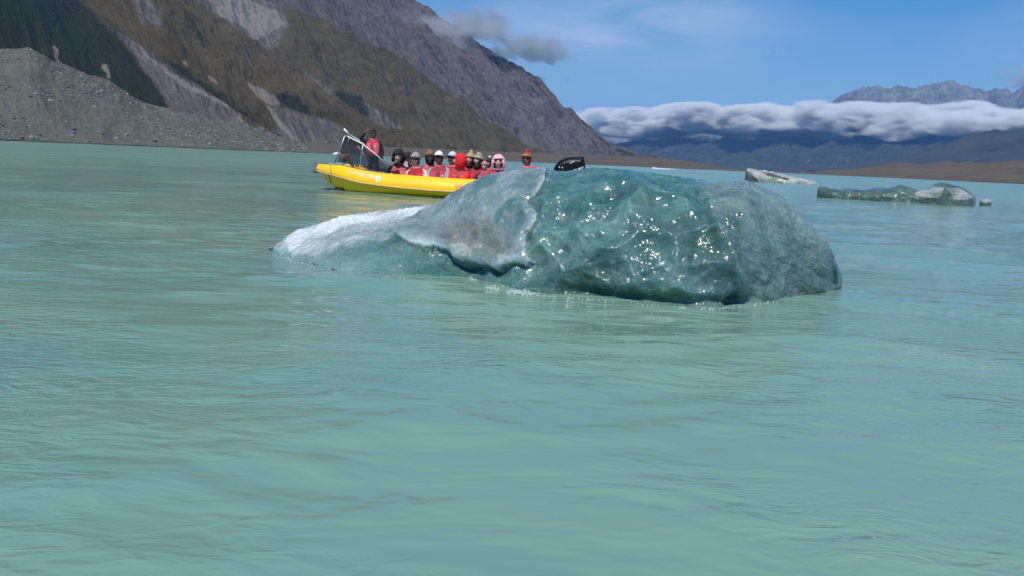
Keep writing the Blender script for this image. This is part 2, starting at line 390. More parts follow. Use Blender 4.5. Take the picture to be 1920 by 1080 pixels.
# ------------------------------------------------------------------ moraine banks
def moraine_mat(name, base=(0.128, 0.136, 0.124), sc=1.0):
    nb = NB(name); v = nb.coord()
    n1 = nb.noise(v, 0.03*sc, 6, 0.6, 0.8); n2 = nb.noise(v, 0.6*sc, 6, 0.75); n3 = nb.noise(v, 0.12*sc, 5, 0.65, 0.5)
    c = nb.mix(nb.rng(n1, 0.35, 0.65), tuple(x*0.80 for x in base), (base[0]*1.12, base[1]*1.08, base[2]*1.0))
    c = nb.mix(nb.rng(n3, 0.45, 0.62, 0, 0.6), c, (base[0]*0.95, base[1]*0.80, base[2]*0.66))
    vo = nb.n('ShaderNodeTexVoronoi'); nb.l(v, vo.inputs['Vector']); vo.inputs['Scale'].default_value = 0.35*sc
    stone = nb.rng(vo.outputs['Distance'], 0.16, 0.26, 1, 0)
    csep = nb.n('ShaderNodeSeparateColor'); nb.l(vo.outputs['Color'], csep.inputs[0])
    stone = nb.math('MULTIPLY', stone, nb.rng(csep.outputs[0], 0.6, 0.62))
    stc = nb.mix(nb.rng(csep.outputs[1], 0.2, 0.8), tuple(x*0.5 for x in base), tuple(x*2.0 for x in base))
    c = nb.mix(nb.math('MULTIPLY', stone, 0.8), c, stc)
    c = nb.mix(nb.rng(n2, 0.3, 0.75, 0.0, 0.6), c, tuple(x*0.55 for x in base))
    h = nb.math('ADD', n2, nb.math('MULTIPLY', stone, 0.7))
    nb.set(Base_Color=c, Roughness=0.95, Specular_IOR_Level=0.15, Normal=nb.bump(h, 0.8, 1.0/sc))
    return nb.m
M_mor = moraine_mat('moraine_gravel')
M_mor_far = moraine_mat('far_moraine_gravel', (0.125, 0.112, 0.093), 0.5)
ridge('moraine_bank_near',
      [(-700, 60, 520), (-300, 75, 540), (-80, 90, 560), (0, 92, 560), (42, 91, 565), (52, 88, 565), (70, 96, 565), (96, 114, 570), (130, 124, 575), (165, 140, 580), (205, 151, 590), (235, 172, 600), (262, 190, 610), (300, 200, 625), (350, 212, 640), (395, 224, 660), (450, 232, 690), (490, 244, 720), (520, 254, 750), (545, 264, 780), (570, 274, 810)],
      [(-700, 242, 250), (0, 262.2, 400), (200, 270.5, 430), (400, 279, 470), (590, 286.5, 560)],
      760, 420, M_mor, amp=4.0, gl=34, prof=0.92, seed=51, crest_noise=1.6, fine=1.0)
def boulders():
    rs = np.random.RandomState(3); o = bpy.data.objects['moraine_bank_near']; n = len(o.data.vertices)
    co = np.empty(n*3, np.float32); o.data.vertices.foreach_get('co', co); co = co.reshape(-1, 3)
    px, py = project(co); ok = np.where((px > -150) & (px < 640) & (co[:, 2] > 0.5) & (co[:, 2] < 75))[0]
    cl = pnoise(co[ok, 0]/40, co[ok, 1]/40, co[ok, 2]/25, 8); ok = ok[cl+rs.uniform(-.6, .6, len(ok)) > 0.15]
    pick = rs.choice(ok, 2600); V = []; F = []
    ico = [(0, 0, 1), (.89, 0, .45), (.28, .85, .45), (-.72, .53, .45), (-.72, -.53, .45), (.28, -.85, .45), (.72, .53, -.45), (-.28, .85, -.45), (-.89, 0, -.45), (-.28, -.85, -.45), (.72, -.53, -.45), (0, 0, -1)]
    fc = [(0, 1, 2), (0, 2, 3), (0, 3, 4), (0, 4, 5), (0, 5, 1), (1, 6, 2), (2, 7, 3), (3, 8, 4), (4, 9, 5), (5, 10, 1), (6, 7, 2), (7, 8, 3), (8, 9, 4), (9, 10, 5), (10, 6, 1), (11, 7, 6), (11, 8, 7), (11, 9, 8), (11, 10, 9), (11, 6, 10)]
    for k in pick:
        r = 0.35+0.75*rs.rand()**4; b = len(V); s3 = rs.uniform(.6, 1.3, 3)*r
        for v in ico: V.append(co[k]+np.array(v)*s3*rs.uniform(.8, 1.2)+np.array([0, 0, r*0.2]))
        F += [(b+i, b+j, b+l) for i, j, l in fc]
    nb = NB('boulder_rock'); gi = nb.n('ShaderNodeNewGeometry'); c = nb.mix(gi.outputs['Random Per Island'], (0.05, 0.055, 0.052), (0.26, 0.26, 0.245)); nb.set(Base_Color=c, Roughness=0.9)
    tag(mesh_from('boulders', V, np.array(F), nb.m, False), kind='stuff')
boulders()
ridge('moraine_bank_far',
      [(440, 262, 1350), (520, 266, 1340), (600, 268, 1330), (660, 272, 1320), (740, 276, 1310), (820, 279, 1300), (900, 283, 1290), (1000, 287, 1280), (1080, 290, 1270), (1160, 292, 1260), (1240, 296, 1240), (1290, 302, 1200), (1330, 309, 1150), (1380, 317, 1120), (1440, 321.5, 1110)],
      [(440, 281, 700), (620, 287.5, 740), (900, 299.6, 760), (1100, 308.4, 780), (1300, 317.2, 800), (1460, 324, 900)],
      700, 120, M_mor_far, amp=2.2, gl=50, seed=63, crest_noise=1.6, fine=1.5)
ridge('moraine_hills',
      [(1380, 320, 1500), (1440, 322, 1500), (1500, 324.5, 1500), (1545, 323, 1450), (1560, 319, 1420), (1600, 320, 1400), (1650, 311, 1350), (1690, 304, 1300), (1730, 308, 1280), (1780, 303, 1250), (1830, 306, 1230), (1880, 304, 1210), (1920, 300, 1200), (2050, 300, 1150), (2400, 330, 1100), (2700, 350, 1000)],
      [(1340, 320.5, 900), (1500, 327, 850), (1700, 335.2, 760), (1920, 344.2, 700), (2300, 362, 620), (2700, 382, 560)],
      700, 160, M_mor_far, amp=5, gl=70, seed=71, crest_noise=3, fine=1.5)
# far right mountains
M_far = mountain_mat('distant_blue_mountain', tuss=(0.045, 0.048, 0.038), rock=(0.30, 0.235, 0.185), rockiness=-0.10, sc=0.22, bstr=0.6)  # bright brown rock patches stand in for sunlit faces on the dark range
M_farp = mountain_mat('distant_rocky_peaks', tuss=(0.12, 0.12, 0.105), rock=(0.20, 0.20, 0.18), rockiness=0.5, sc=0.18, bstr=0.7)
ridge('distant_peaks',
      [(1000, 235, 17500), (1150, 232, 17500), (1240, 225, 17500), (1290, 214, 17500), (1318, 202, 17500), (1330, 206, 17500), (1352, 198, 17500), (1380, 212, 17400), (1440, 216, 17200), (1500, 206, 17000), (1550, 194, 16800), (1600, 170, 16600), (1622, 163, 16600), (1650, 160, 16500), (1680, 166, 16500), (1700, 163, 16400), (1730, 162, 16400), (1752, 158, 16300), (1775, 150, 16200), (1795, 158, 16200), (1820, 164, 16200), (1850, 170, 16200), (1872, 166, 16000), (1900, 172, 16000), (1920, 160, 15900), (2000, 130, 15800), (2200, 120, 15500), (2600, 180, 15000)],
      [(1000, 305, 14000), (1400, 322, 14000), (1800, 339, 13500), (2600, 376, 12500)],
      800, 260, M_farp, amp=230, gl=900, seed=81, crest_noise=130, fine=1.3)
ridge('distant_range',
      [(1080, 275, 12600), (1140, 272, 12500), (1200, 262, 12400), (1290, 262, 12300), (1400, 256, 12200), (1500, 254, 12000), (1640, 252, 11800), (1780, 248, 11600), (1830, 240, 11500), (1920, 238, 11300), (2300, 230, 11000), (2600, 260, 10500)],
      [(1080, 307, 9500), (1400, 321, 9300), (1800, 338.5, 9000), (2600, 374, 8600)],
      800, 260, M_far, amp=270, gl=620, seed=95, crest_noise=60, fine=1.6, skew=0.4)
ridge('distant_foothill',
      [(1560, 326, 8700), (1620, 318, 8650), (1700, 298, 8600), (1760, 276, 8500), (1820, 254, 8400), (1860, 244, 8300), (1900, 246, 8300), (1960, 232, 8200), (2200, 220, 8000), (2600, 250, 7700)],
      [(1500, 326.5, 7000), (1700, 334, 6900), (1920, 343.5, 6700), (2600, 374, 6300)],
      700, 260, M_far, amp=110, gl=420, seed=105, crest_noise=40, skew=0.6)
# ------------------------------------------------------------------ icebergs
def worley(x, y, z, seed=0):
    """smooth distance to the nearest cell point: gives the melt scallops of glacier ice"""
    xi = np.floor(x).astype(np.int64); yi = np.floor(y).astype(np.int64); zi = np.floor(z).astype(np.int64)
    best = np.full(x.shape, 9.0); sec = np.full(x.shape, 9.0)
    for a in (-1, 0, 1):
        for b in (-1, 0, 1):
            for c in (-1, 0, 1):
                h = ((xi+a)*73856093) ^ ((yi+b)*19349663) ^ ((zi+c)*83492791) ^ (seed*7919)
                h = (h ^ (h >> 13))*1274126177 & 0xffffffff; h = (h ^ (h >> 15))*2246822519 & 0xffffffff
                rx = (h & 1023)/1023.0; ry = ((h >> 10) & 1023)/1023.0; rz = ((h >> 20) & 1023)/1023.0
                d = np.sqrt((xi+a+rx-x)**2+(yi+b+ry-y)**2+(zi+c+rz-z)**2)
                sec = np.minimum(sec, np.maximum(best, d)); best = np.minimum(best, d)
    return best, sec
def grid_normals(G):
    du = np.gradient(G, axis=0); dv = np.gradient(G, axis=1)
    n = np.cross(du, dv); n /= np.linalg.norm(n, axis=2, keepdims=True)+1e-12
    return n
def ice_mat(name, deep, lightc, trans=0.0, sss=1.0, radius=(0.03, 0.10, 0.11), rough=0.1, extra=True, snowc=(0.74, 0.80, 0.80), greyc=(0.23, 0.305, 0.28), bumpk=1.0, sc=1.0):
    nb = NB(name); v = nb.coord()
    n1 = nb.noise(v, 2.2*sc, 6, 0.6, 0.8); n2 = nb.noise(v, 9*sc, 6, 0.65, 0.5); n3 = nb.noise(v, 34*sc, 4, 0.6)
    st = nb.noise(nb.coord((1, 1, 0.45), (0.2, 0.7, 0.3)), 7*sc, 6, 0.65, 1.5)
    f = nb.rng(nb.math('ADD', nb.math('MULTIPLY', n1, 0.6), nb.math('MULTIPLY', n2, 0.4)), 0.40, 0.62)
    c = nb.mix(f, deep, lightc)
    c = nb.mix(nb.rng(st, 0.56, 0.70, 0, 0.45), c, tuple(min(1, x*1.4+0.05) for x in lightc))
    snow = 0.0
    c = nb.mix(nb.math('MULTIPLY', nb.attr('pale'), 0.85), c, nb.mix(nb.rng(n3, 0.35, 0.65), (0.20, 0.34, 0.325), (0.32, 0.46, 0.44)))
    if extra:
        g = nb.math('MULTIPLY', nb.attr('grey'), nb.rng(st, 0.25, 0.6, 0.55, 1.0))
        c = nb.mix(g, c, nb.mix(nb.rng(n2, 0.35, 0.65), tuple(x*0.75 for x in greyc), tuple(x*1.25 for x in greyc)))
        snow = nb.rng(nb.math('ADD', nb.attr('snow'), nb.math('MULTIPLY', nb.math('SUBTRACT', n2, 0.5), 0.9)), 0.35, 0.75)
        c = nb.mix(snow, c, nb.mix(nb.rng(n3, 0.3, 0.7), tuple(x*0.8 for x in snowc), snowc))
    c = nb.mix(nb.rng(nb.noise(v, 1.1*sc, 3, 0.5, 0.6), 0.50, 0.66, 0, 0.6), c, tuple(x*0.5 for x in deep))
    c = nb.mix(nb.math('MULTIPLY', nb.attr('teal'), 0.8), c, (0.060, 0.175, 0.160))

    c = nb.mix(nb.math('MULTIPLY', nb.attr('rim'), nb.rng(n1, 0.35, 0.6, 0.05, 0.55)), c, tuple(min(1, x*1.7+0.03) for x in lightc))  # glow of light through thin ice edges, painted as a lighter colour
    # bubbles and cracks: pale veins
    vo = nb.n('ShaderNodeTexVoronoi', feature='DISTANCE_TO_EDGE'); nb.l(nb.coord((1, 1, 1.3), (0.3, 0.5, 0.2)), vo.inputs['Vector']); vo.inputs['Scale'].default_value = 2.6*sc
    vein = nb.math('MULTIPLY', nb.rng(vo.outputs['Distance'], 0.0, 0.03, 1, 0), nb.rng(n1, 0.48, 0.62))
    c = nb.mix(nb.math('MULTIPLY', vein, 0.10), c, (0.45, 0.55, 0.56))
    b1 = nb.bump(nb.math('ADD', nb.math('MULTIPLY', n2, 1.0), nb.math('MULTIPLY', st, 0.8)), 0.7*bumpk, 0.05/sc)
    b2 = nb.bump(n3, 0.55*bumpk, 0.012/sc, b1)
    b3 = nb.bump(nb.noise(v, 110*sc, 3, 0.6), 0.35*bumpk, 0.004/sc, b2)
    nb.set(Base_Color=c, Roughness=rough, IOR=1.31, Normal=b3, Subsurface_Weight=sss, Subsurface_Scale=1.0, Transmission_Weight=trans, Specular_IOR_Level=0.6)
    nb.b.inputs['Subsurface Radius'].default_value = radius
    nb.b.inputs['Coat Weight'].default_value = 1.0; nb.b.inputs['Coat Roughness'].default_value = 0.12; nb.b.inputs['Coat IOR'].default_value = 1.33
    g1 = nb.bump(nb.noise(v, 15*sc, 1, 0.5, 0.4), 1.0, 0.022/sc)
    if extra: g1 = nb.bump(nb.math('MULTIPLY', nb.noise(v, 30*sc, 1, 0.5), nb.math('ADD', nb.attr('snow'), nb.math('MULTIPLY', nb.attr('grey'), 0.35))), 1.0, 0.035/sc, g1)
    nb.l(g1, nb.b.inputs['Coat Normal'])
    return nb.m
M_ice = ice_mat('teal_glacier_ice', (0.036, 0.128, 0.116), (0.140, 0.255, 0.228))
M_plate = ice_mat('clear_grey_ice', (0.145, 0.215, 0.208), (0.33, 0.405, 0.39), trans=0.12, rough=0.10, extra=True, radius=(0.05, 0.08, 0.09), greyc=(0.20, 0.21, 0.175), snowc=(0.50, 0.54, 0.49))
berg = empty('iceberg', tuple(at_dist(1000, 500, 6.8)[:2])+(0.0,))
tag(berg, 'large translucent teal iceberg with snowy tail and overhanging clear slab, nearest of all the ice', 'iceberg')
BERG_LOC = np.array(berg.location)
PLATE = [(738, 432), (760, 414), (800, 392), (838, 367), (872, 340), (900, 324), (940, 312), (985, 302), (1012, 302), (1023, 316), (1022, 335), (1015, 352), (1003, 368), (993, 378), (1004, 390), (1011, 402), (1008, 418), (998, 432), (990, 445), (988, 458), (993, 472), (996, 490), (990, 498), (968, 496), (950, 500), (935, 506), (918, 500), (900, 499), (885, 494), (868, 491), (852, 484), (846, 475), (836, 467), (815, 463), (800, 466), (785, 462), (770, 456), (755, 450), (742, 441)]
def berg_body():
    #        px   front crest Dcrest conv  depth
    st = [(503, 469, 464, 8.2, 1.0, 0.10), (512, 473, 459, 8.25, .9, .25), (540, 482, 441, 8.4, .8, .5), (560, 487, 430, 8.4, .7, .6), (600, 498, 419, 8.3, .6, .8), (640, 508, 405, 8.2, .5, .9),
          (700, 517, 397, 8.0, .40, 1.0), (760, 522, 390, 7.8, .35, 1.0), (800, 523, 384, 7.75, .3, 1.1), (820, 521, 379, 7.6, .3, 1.1), (840, 520, 366, 7.5, .3, 1.1), (872, 522, 345, 7.4, .35, 1.2), (900, 528, 330, 7.3, .4, 1.2), (940, 536, 320, 7.25, .45, 1.3),
          (985, 543, 314, 7.2, .55, 1.3), (1008, 547, 312.5, 7.2, .6, 1.3), (1022, 549, 319, 7.2, .65, 1.3), (1035, 551, 321, 7.2, .7, 1.3), (1060, 553, 320, 7.2, .85, 1.3), (1100, 557, 314, 7.2, 1, 1.3), (1150, 562, 317, 7.15, 1, 1.3), (1200, 566, 323, 7.1, 1, 1.3),
          (1250, 571, 331, 7.05, 1, 1.3), (1290, 574, 336, 7.0, 1, 1.3), (1312, 575, 343, 7.0, 1, 1.3), (1340, 576, 340, 7.0, 1, 1.3), (1378, 574, 338, 7.05, 1, 1.2), (1400, 570, 348, 7.08, 1, 1.2), (1428, 564, 360, 7.12, 1, 1.15), (1458, 560, 377, 7.17, 1, 1.05), (1478, 557, 396, 7.2, 1, 0.95), (1506, 554, 427, 7.23, 1, .85), (1532, 551, 449, 7.25, 1, .7), (1549, 548, 467, 7.28, 1, .5), (1561, 545, 483, 7.3, 1, .35), (1569, 541.5, 499, 7.31, 1, .22), (1575, 537, 513, 7.33, 1, .1), (1578, 533, 520, 7.37, 1, .06), (1580, 529, 526, 7.42, 1, .02)]
    st = np.array(st)
    # more stations where the outline turns quickly
    px = np.concatenate([np.linspace(503, 560, 70, endpoint=False), np.linspace(560, 1500, 760, endpoint=False), np.linspace(1500, 1580, 150)])
    I = lambda k: np.interp(px, st[:, 0], st[:, k])
    pf, pc, dc, cv, dp = I(1), I(2), I(3), I(4), I(5)
    nu = len(px)
    def sm(a, w):
        k_ = np.hanning(w); k_ /= k_.sum(); b_ = np.convolve(np.pad(a, w//2, 'reflect', reflect_type='odd'), k_, 'valid'); return b_
    pf, dc, cv, dp, pc = sm(pf, 21), sm(dc, 61), sm(cv, 41), np.maximum(sm(dp, 31), 0.02), sm(pc, 9)
    Fp = np.array([at_z(a, b) for a, b in zip(px, pf)])
    Cp = np.array([at_dist(a, b, d) for a, b, d in zip(px, pc, dc)])
    Df = np.hypot(Fp[:, 0], Fp[:, 1]); dirs = Fp[:, :2]/Df[:, None]
    nf, nbk = 300, 60
    t = np.linspace(0, 1, nf)
    Dd = (dc-Df)
    # convex quarter arch blended with a straight ramp
    zc = Cp[:, 2]
    zz = np.sin(t*math.pi/2)**0.9; dd = (1-np.cos(t*math.pi/2))**0.85
    z1 = zc[:, None]*zz[None]; d1 = Dd[:, None]*dd[None]
    z0 = zc[:, None]*t[None]; d0 = Dd[:, None]*(t[None]**0.75)
    Zf = z1*cv[:, None]+z0*(1-cv[:, None]); Dfm = Df[:, None]+d1*cv[:, None]+d0*(1-cv[:, None])
    tb = np.linspace(0, 1, nbk)[1:]
    Zb = zc[:, None]*np.cos(tb*math.pi/2)[None]-0.25*tb[None]**4; Db = dc[:, None]+dp[:, None]*np.sin(tb*math.pi/2)[None]
    # apron under the water
    ta = np.linspace(0, 1, 10, endpoint=False)
    Za = -0.30*(1-ta)[None]*np.ones((nu, 1)); Da = Df[:, None]+0.0*ta[None]
    Z = np.concatenate([Za, Zf, Zb], 1); D = np.concatenate([Da, Dfm, Db], 1)
    # the far side draws in towards the middle, so the ends round off
    sq = (-46*sstep(1500, 1580, px)+30*(1-sstep(503, 560, px)))[:, None]*np.concatenate([np.zeros(10), sstep(0.75, 1, t)*0.12, 0.12+0.88*np.sqrt(tb)])[None]
    az_ = np.arctan2(dirs[:, 0], dirs[:, 1])[:, None]+sq/FPX
    G = np.stack([np.sin(az_)*D, np.cos(az_)*D, Z], -1)
    n = -grid_normals(G)
    n[(n[:, :, 1] > 0) & (G[:, :, 2] > 0) & (np.arange(G.shape[1])[None] < nf)] *= 1
    if n[nu//2, 60, 1] > 0: n = -n
    gx, gy = project(G.reshape(-1, 3)); gx = gx.reshape(G.shape[:2]); gy = gy.reshape(G.shape[:2])
    x, y, z = G[:, :, 0], G[:, :, 1], G[:, :, 2]
    wx = x+0.06*pnoise(x*3, y*3, z*3, 3); wz = z+0.06*pnoise(x*3, y*3, z*3, 4)
    F1, F2 = worley(wx*3.1, y*3.1, wz*3.9, 5); f1, f2 = worley(wx*8.5, y*8.5, wz*10, 6)
    lob = 1-sstep(-14, 14, (1318+(gy-345)*0.36)-gx)          # 1 on the right lobe
    tail = 1-sstep(780, 860, gx)
    big = fbm(x*1.6, y*1.6, z*1.6, 3, 15)
    diag = fbm(x*3.0-z*3.0, y*2, z*9+x*6, 5, 18, 0.6)
    h = 0.050*big
    h = h + (-0.115*(0.55-F1)-0.03*(0.55-f1))*(1-lob*0.75)*(1-tail*0.45)
    h = h + lob*(0.034*diag+0.045)
    crumb = fbm(x*14, y*14, z*14, 4, 22, 0.65)
    h = h + tail*(0.022*crumb+0.012*fbm(x*32, y*32, z*32, 2, 88))*sstep(0.10, 0.3, z)
    h = h + 0.009*fbm(x*22, y*22, z*22, 4, 27, 0.6)
    # raised seam between the body and the right lobe
    seam = np.exp(-(((1318+(gy-345)*0.36)-gx)/9.0)**2); h = h+0.03*seam
    # the clear slab folded over the left shoulder, and the hollow under its ragged lip
    sel = (gx > 700) & (gx < 1060) & (gy > 290) & (gy < 540) & (np.arange(G.shape[1])[None] < nf+12)
    X_, Y_ = gx[sel], gy[sel]
    X2, Y2 = X_+3*fbm(X_/14, Y_/14, 0, 3, 44), Y_+3*fbm(X_/14, Y_/14, 4, 3, 45)
    ins = poly_mask(X2, Y2, PLATE); ed = np.full(X_.shape, 1e9); n_ = len(PLATE)
    for q in range(n_):
        a_ = np.array(PLATE[q], float); b_ = np.array(PLATE[(q+1) % n_], float)
        if min(a_[1], b_[1]) < 365 and max(a_[0], b_[0]) < 1015 and min(a_[0], b_[0]) > 790: continue      # the crest side stays open
        ab = b_-a_; t_ = np.clip(((X2-a_[0])*ab[0]+(Y2-a_[1])*ab[1])/(ab@ab+1e-9), 0, 1); ed = np.minimum(ed, np.hypot(X2-a_[0]-t_*ab[0], Y2-a_[1]-t_*ab[1]))
    pr = np.sqrt(np.clip(1-(1-np.clip(ed/11, 0, 1))**2, 0, 1))
    lift = np.zeros(G.shape[:2]); lift[sel] = ins*(0.022+0.040*pr*(1-0.55*sstep(14, 45, ed)))*(0.6+0.4*sstep(330, 420, Y_))
    rim_ = np.zeros(G.shape[:2]); rim_[sel] = ins*np.exp(-ed/3.5)
    inp = np.zeros(G.shape[:2]); inp[sel] = ins
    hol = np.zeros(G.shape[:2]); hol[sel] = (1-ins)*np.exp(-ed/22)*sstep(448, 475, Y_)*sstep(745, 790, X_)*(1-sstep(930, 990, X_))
    smooth_in = inp*0.65
    h = h*(1-smooth_in)+inp*(0.020*fbm(x*4+z*3, y*3, z*7-x*4, 4, 48, 0.55)+0.010*fbm(x*12, y*12, z*12, 3, 49))+lift-0.065*hol
    # undercut melt notch at the waterline
    h = h - 0.10*np.exp(-((z-0.03)/0.055)**2)*sstep(1000, 1100, gx)*(1-sstep(1390, 1420, gx))
    endf = np.minimum(sstep(503, 540, px), 1-0.93*sstep(1525, 1570, px))[:, None]
    bkf = sstep(nf-40, nf+25, np.arange(G.shape[1]))[None]*sstep(1440, 1520, px)[:, None]; h = h*(1-bkf)-0.05*bkf*sstep(1520, 1560, px)[:, None]
    G = G + n*(h*endf)[:, :, None]
    # settle every column back onto the crest height it was given, keeping only the fine roughness
    for it in range(6):
        gy2 = project(G.reshape(-1, 3))[1].reshape(G.shape[:2]); gy2 = np.where(G[:, :, 2] > 0.02, gy2, 1e4)
        k = gy2.argmin(1); top = gy2.min(1); ok = top < 9e3
        zt = G[np.arange(nu), k, 2]; Dt = np.hypot(G[np.arange(nu), k, 0], G[np.arange(nu), k, 1])
        dz = np.where(ok, (top-pc)*Dt/FPX, 0); dz0 = dz; ker = np.hanning(31); ker /= ker.sum()
        dz = np.convolve(np.pad(dz, 15, 'edge'), ker, 'valid')
        if it >= 3: w_ = sstep(1535, 1560, px); ker = np.hanning(7); ker /= ker.sum(); dz = np.convolve(np.pad(dz0, 3, 'edge'), ker, 'valid')*w_+dz*(1-w_)
        f = np.clip(1+dz/np.maximum(zt, 0.03), 0.1, 1.6)
        G[:, :, 2] = np.where(G[:, :, 2] > 0, G[:, :, 2]*f[:, None], G[:, :, 2])
    berg_body.G = G; Fq = gridfaces(*G.shape[:2])[:, ::-1]; P_ = G.reshape(-1, 3)-BERG_LOC
    inside = inp.ravel()[Fq].mean(1) > 0.5
    sn = (1-sstep(770, 850, gx))*(1-inp)*sstep(-25, 70, (np.interp(gx, [505, 560, 640, 760, 850], [478, 500, 478, 442, 430])-gy))
    def soft(polys, R_=9):
        m = np.zeros(gx.shape)
        for poly in polys:
            acc = 0
            for q in range(20):
                an = q*2.399963; rr = R_*math.sqrt((q+.5)/20); acc = acc+poly_mask(X2+rr*math.cos(an), Y2+rr*math.sin(an), poly)
            m[sel] = np.maximum(m[sel], acc/20)
        return m
    tealp = soft([[(928, 412), (932, 396), (945, 382), (965, 374), (985, 372), (992, 378), (970, 384), (955, 396), (945, 412), (938, 426)], [(972, 398), (985, 395), (992, 410), (984, 430), (974, 436), (970, 420)], [(900, 330), (940, 322), (930, 345), (890, 365)], [(945, 385), (985, 382), (985, 398), (955, 405)]], 5)
    greyp = soft([[(820, 425), (900, 405), (970, 450), (960, 485), (880, 480), (840, 460)]], 16)
    snowp = soft([[(846, 462), (880, 455), (900, 488), (865, 488)], [(893, 457), (912, 458), (910, 472), (895, 472)], [(935, 474), (955, 478), (980, 494), (940, 500)], [(785, 458), (835, 462), (835, 470), (790, 466)]], 6)
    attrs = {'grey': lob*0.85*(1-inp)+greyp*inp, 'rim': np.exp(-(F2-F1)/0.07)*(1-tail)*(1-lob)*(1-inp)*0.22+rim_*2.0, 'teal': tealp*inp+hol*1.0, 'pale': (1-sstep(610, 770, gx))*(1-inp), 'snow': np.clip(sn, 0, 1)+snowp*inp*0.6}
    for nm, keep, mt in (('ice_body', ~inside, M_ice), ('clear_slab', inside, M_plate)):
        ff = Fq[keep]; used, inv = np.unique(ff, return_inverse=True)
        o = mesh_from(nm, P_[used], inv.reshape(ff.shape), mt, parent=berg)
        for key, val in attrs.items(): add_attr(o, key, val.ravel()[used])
    return o
body = berg_body()


from mathutils.geometry import delaunay_2d_cdt
def slab(name, outline, depth, thick, mat, spacing, parent, loc, rag=1.5, seed=1, masks=None, bumpamp=0.02, edge=14.0):
    pts = []
    n = len(outline)
    for i in range(n):
        a, b = np.array(outline[i], float), np.array(outline[(i+1) % n], float)
        k = max(1, int(np.linalg.norm(b-a)/spacing))
        for j in range(k): pts.append(a+(b-a)*j/k)
    pts = np.array(pts)
    # round the corners, then roughen
    for _ in range(3): pts = 0.5*pts+0.25*(np.roll(pts, 1, 0)+np.roll(pts, -1, 0))
    pts[:, 0] += rag*fbm(pts[:, 0]/9, pts[:, 1]/9, 0, 3, seed); pts[:, 1] += rag*fbm(pts[:, 0]/9, pts[:, 1]/9, 5, 3, seed+3)
    x0, y0 = pts.min(0); x1, y1 = pts.max(0)
    gx, gy = np.meshgrid(np.arange(x0, x1, spacing), np.arange(y0, y1, spacing))
    rs = np.random.RandomState(seed); gx = gx.ravel()+rs.uniform(-.3, .3, gx.size)*spacing; gy = gy.ravel()+rs.uniform(-.3, .3, gy.size)*spacing
    def edist(X, Y):
        d = np.full(X.shape, 1e9)
        for i in range(len(pts)):
            a = pts[i]; b = pts[(i+1) % len(pts)]; ab = b-a; L = ab@ab+1e-9
            t = np.clip(((X-a[0])*ab[0]+(Y-a[1])*ab[1])/L, 0, 1)
            d = np.minimum(d, np.hypot(X-a[0]-t*ab[0], Y-a[1]-t*ab[1]))
        return d
    ins = poly_mask(gx, gy, [tuple(p) for p in pts]) > 0
    gx, gy = gx[ins], gy[ins]; ed = edist(gx, gy); k = ed > spacing*0.6; gx, gy, ed = gx[k], gy[k], ed[k]
    allp = [Vector(p) for p in pts]+[Vector((a, b)) for a, b in zip(gx, gy)]
    nb_ = len(pts)
    vo, eo, fo, *_ = delaunay_2d_cdt(allp, [(i, (i+1) % nb_) for i in range(nb_)], [], 1, 1e-4)
    V2 = np.array([tuple(v) for v in vo]); ed = edist(V2[:, 0], V2[:, 1])
    prof = np.sqrt(np.clip(1-(1-np.clip(ed/edge, 0, 1))**2, 0, 1))
    D = depth(V2[:, 0], V2[:, 1])
    P0 = np.array([at_dist(a, b, d) for (a, b), d in zip(V2, D)])
    x, y, z = P0.T
    F1, F2 = worley(x*4.5, y*4.5, z*4.5, seed)
    rel = (bumpamp*(-2.2*(0.5-F1)+1.3*fbm(x*5, y*5, z*5, 5, seed+8, 0.6)))*prof
    front = np.array([at_dist(a, b, d) for (a, b), d in zip(V2, D-thick*0.6*prof-rel)])
    backp = np.array([at_dist(a, b, d) for (a, b), d in zip(V2, D+thick*0.4*prof)])
    onb = ed < 1e-3
    nV = len(V2); bidx = np.arange(nV)+nV; bidx[onb] = np.arange(nV)[onb]
    F = np.array([f for f in fo if len(f) == 3])
    # face orientation: front faces look at the camera
    a, b, c = front[F[0, 0]], front[F[0, 1]], front[F[0, 2]]
    if np.dot(np.cross(b-a, c-a), a-np.array([0, 0, CAMH])) > 0: F = F[:, ::-1]
    F2_ = bidx[F][:, ::-1]
    allf = np.concatenate([F, F2_])
    o = mesh_from(name, np.concatenate([front, backp])-loc, allf, mat, parent=parent)
    X = np.concatenate([V2[:, 0]]*2); Y = np.concatenate([V2[:, 1]]*2)
    jn = fbm(X/25, Y/25, 0, 4, seed+50, 0.6)*14
    add_attr(o, 'rim', np.concatenate([np.exp(-ed/4.5)]*2))
    for key in ('grey', 'snow', 'teal'):
        m = np.zeros(len(X))
        for poly in (masks or {}).get(key, []):
            acc = 0
            for q in range(24):
                a = q*2.399963; rr = 16*math.sqrt((q+.5)/24); acc = acc+poly_mask(X+jn+rr*math.cos(a), Y+jn*0.6+rr*math.sin(a), poly)
            m = np.maximum(m, acc/24)
        add_attr(o, key, m)
    return o
plate_out = [(738, 432), (760, 412), (800, 390), (840, 367), (872, 345), (900, 330), (940, 320), (985, 314), (1008, 312), (1021, 318), (1022, 335), (1015, 352), (1003, 368), (993, 378), (1004, 390), (1011, 402), (1008, 418), (998, 432), (990, 445), (988, 458), (993, 472), (996, 490), (990, 498), (968, 496), (950, 500), (935, 506), (918, 500), (900, 499), (885, 494), (868, 491), (852, 484), (846, 475), (836, 467), (815, 463), (800, 466), (785, 462), (770, 456), (755, 450), (742, 441)]
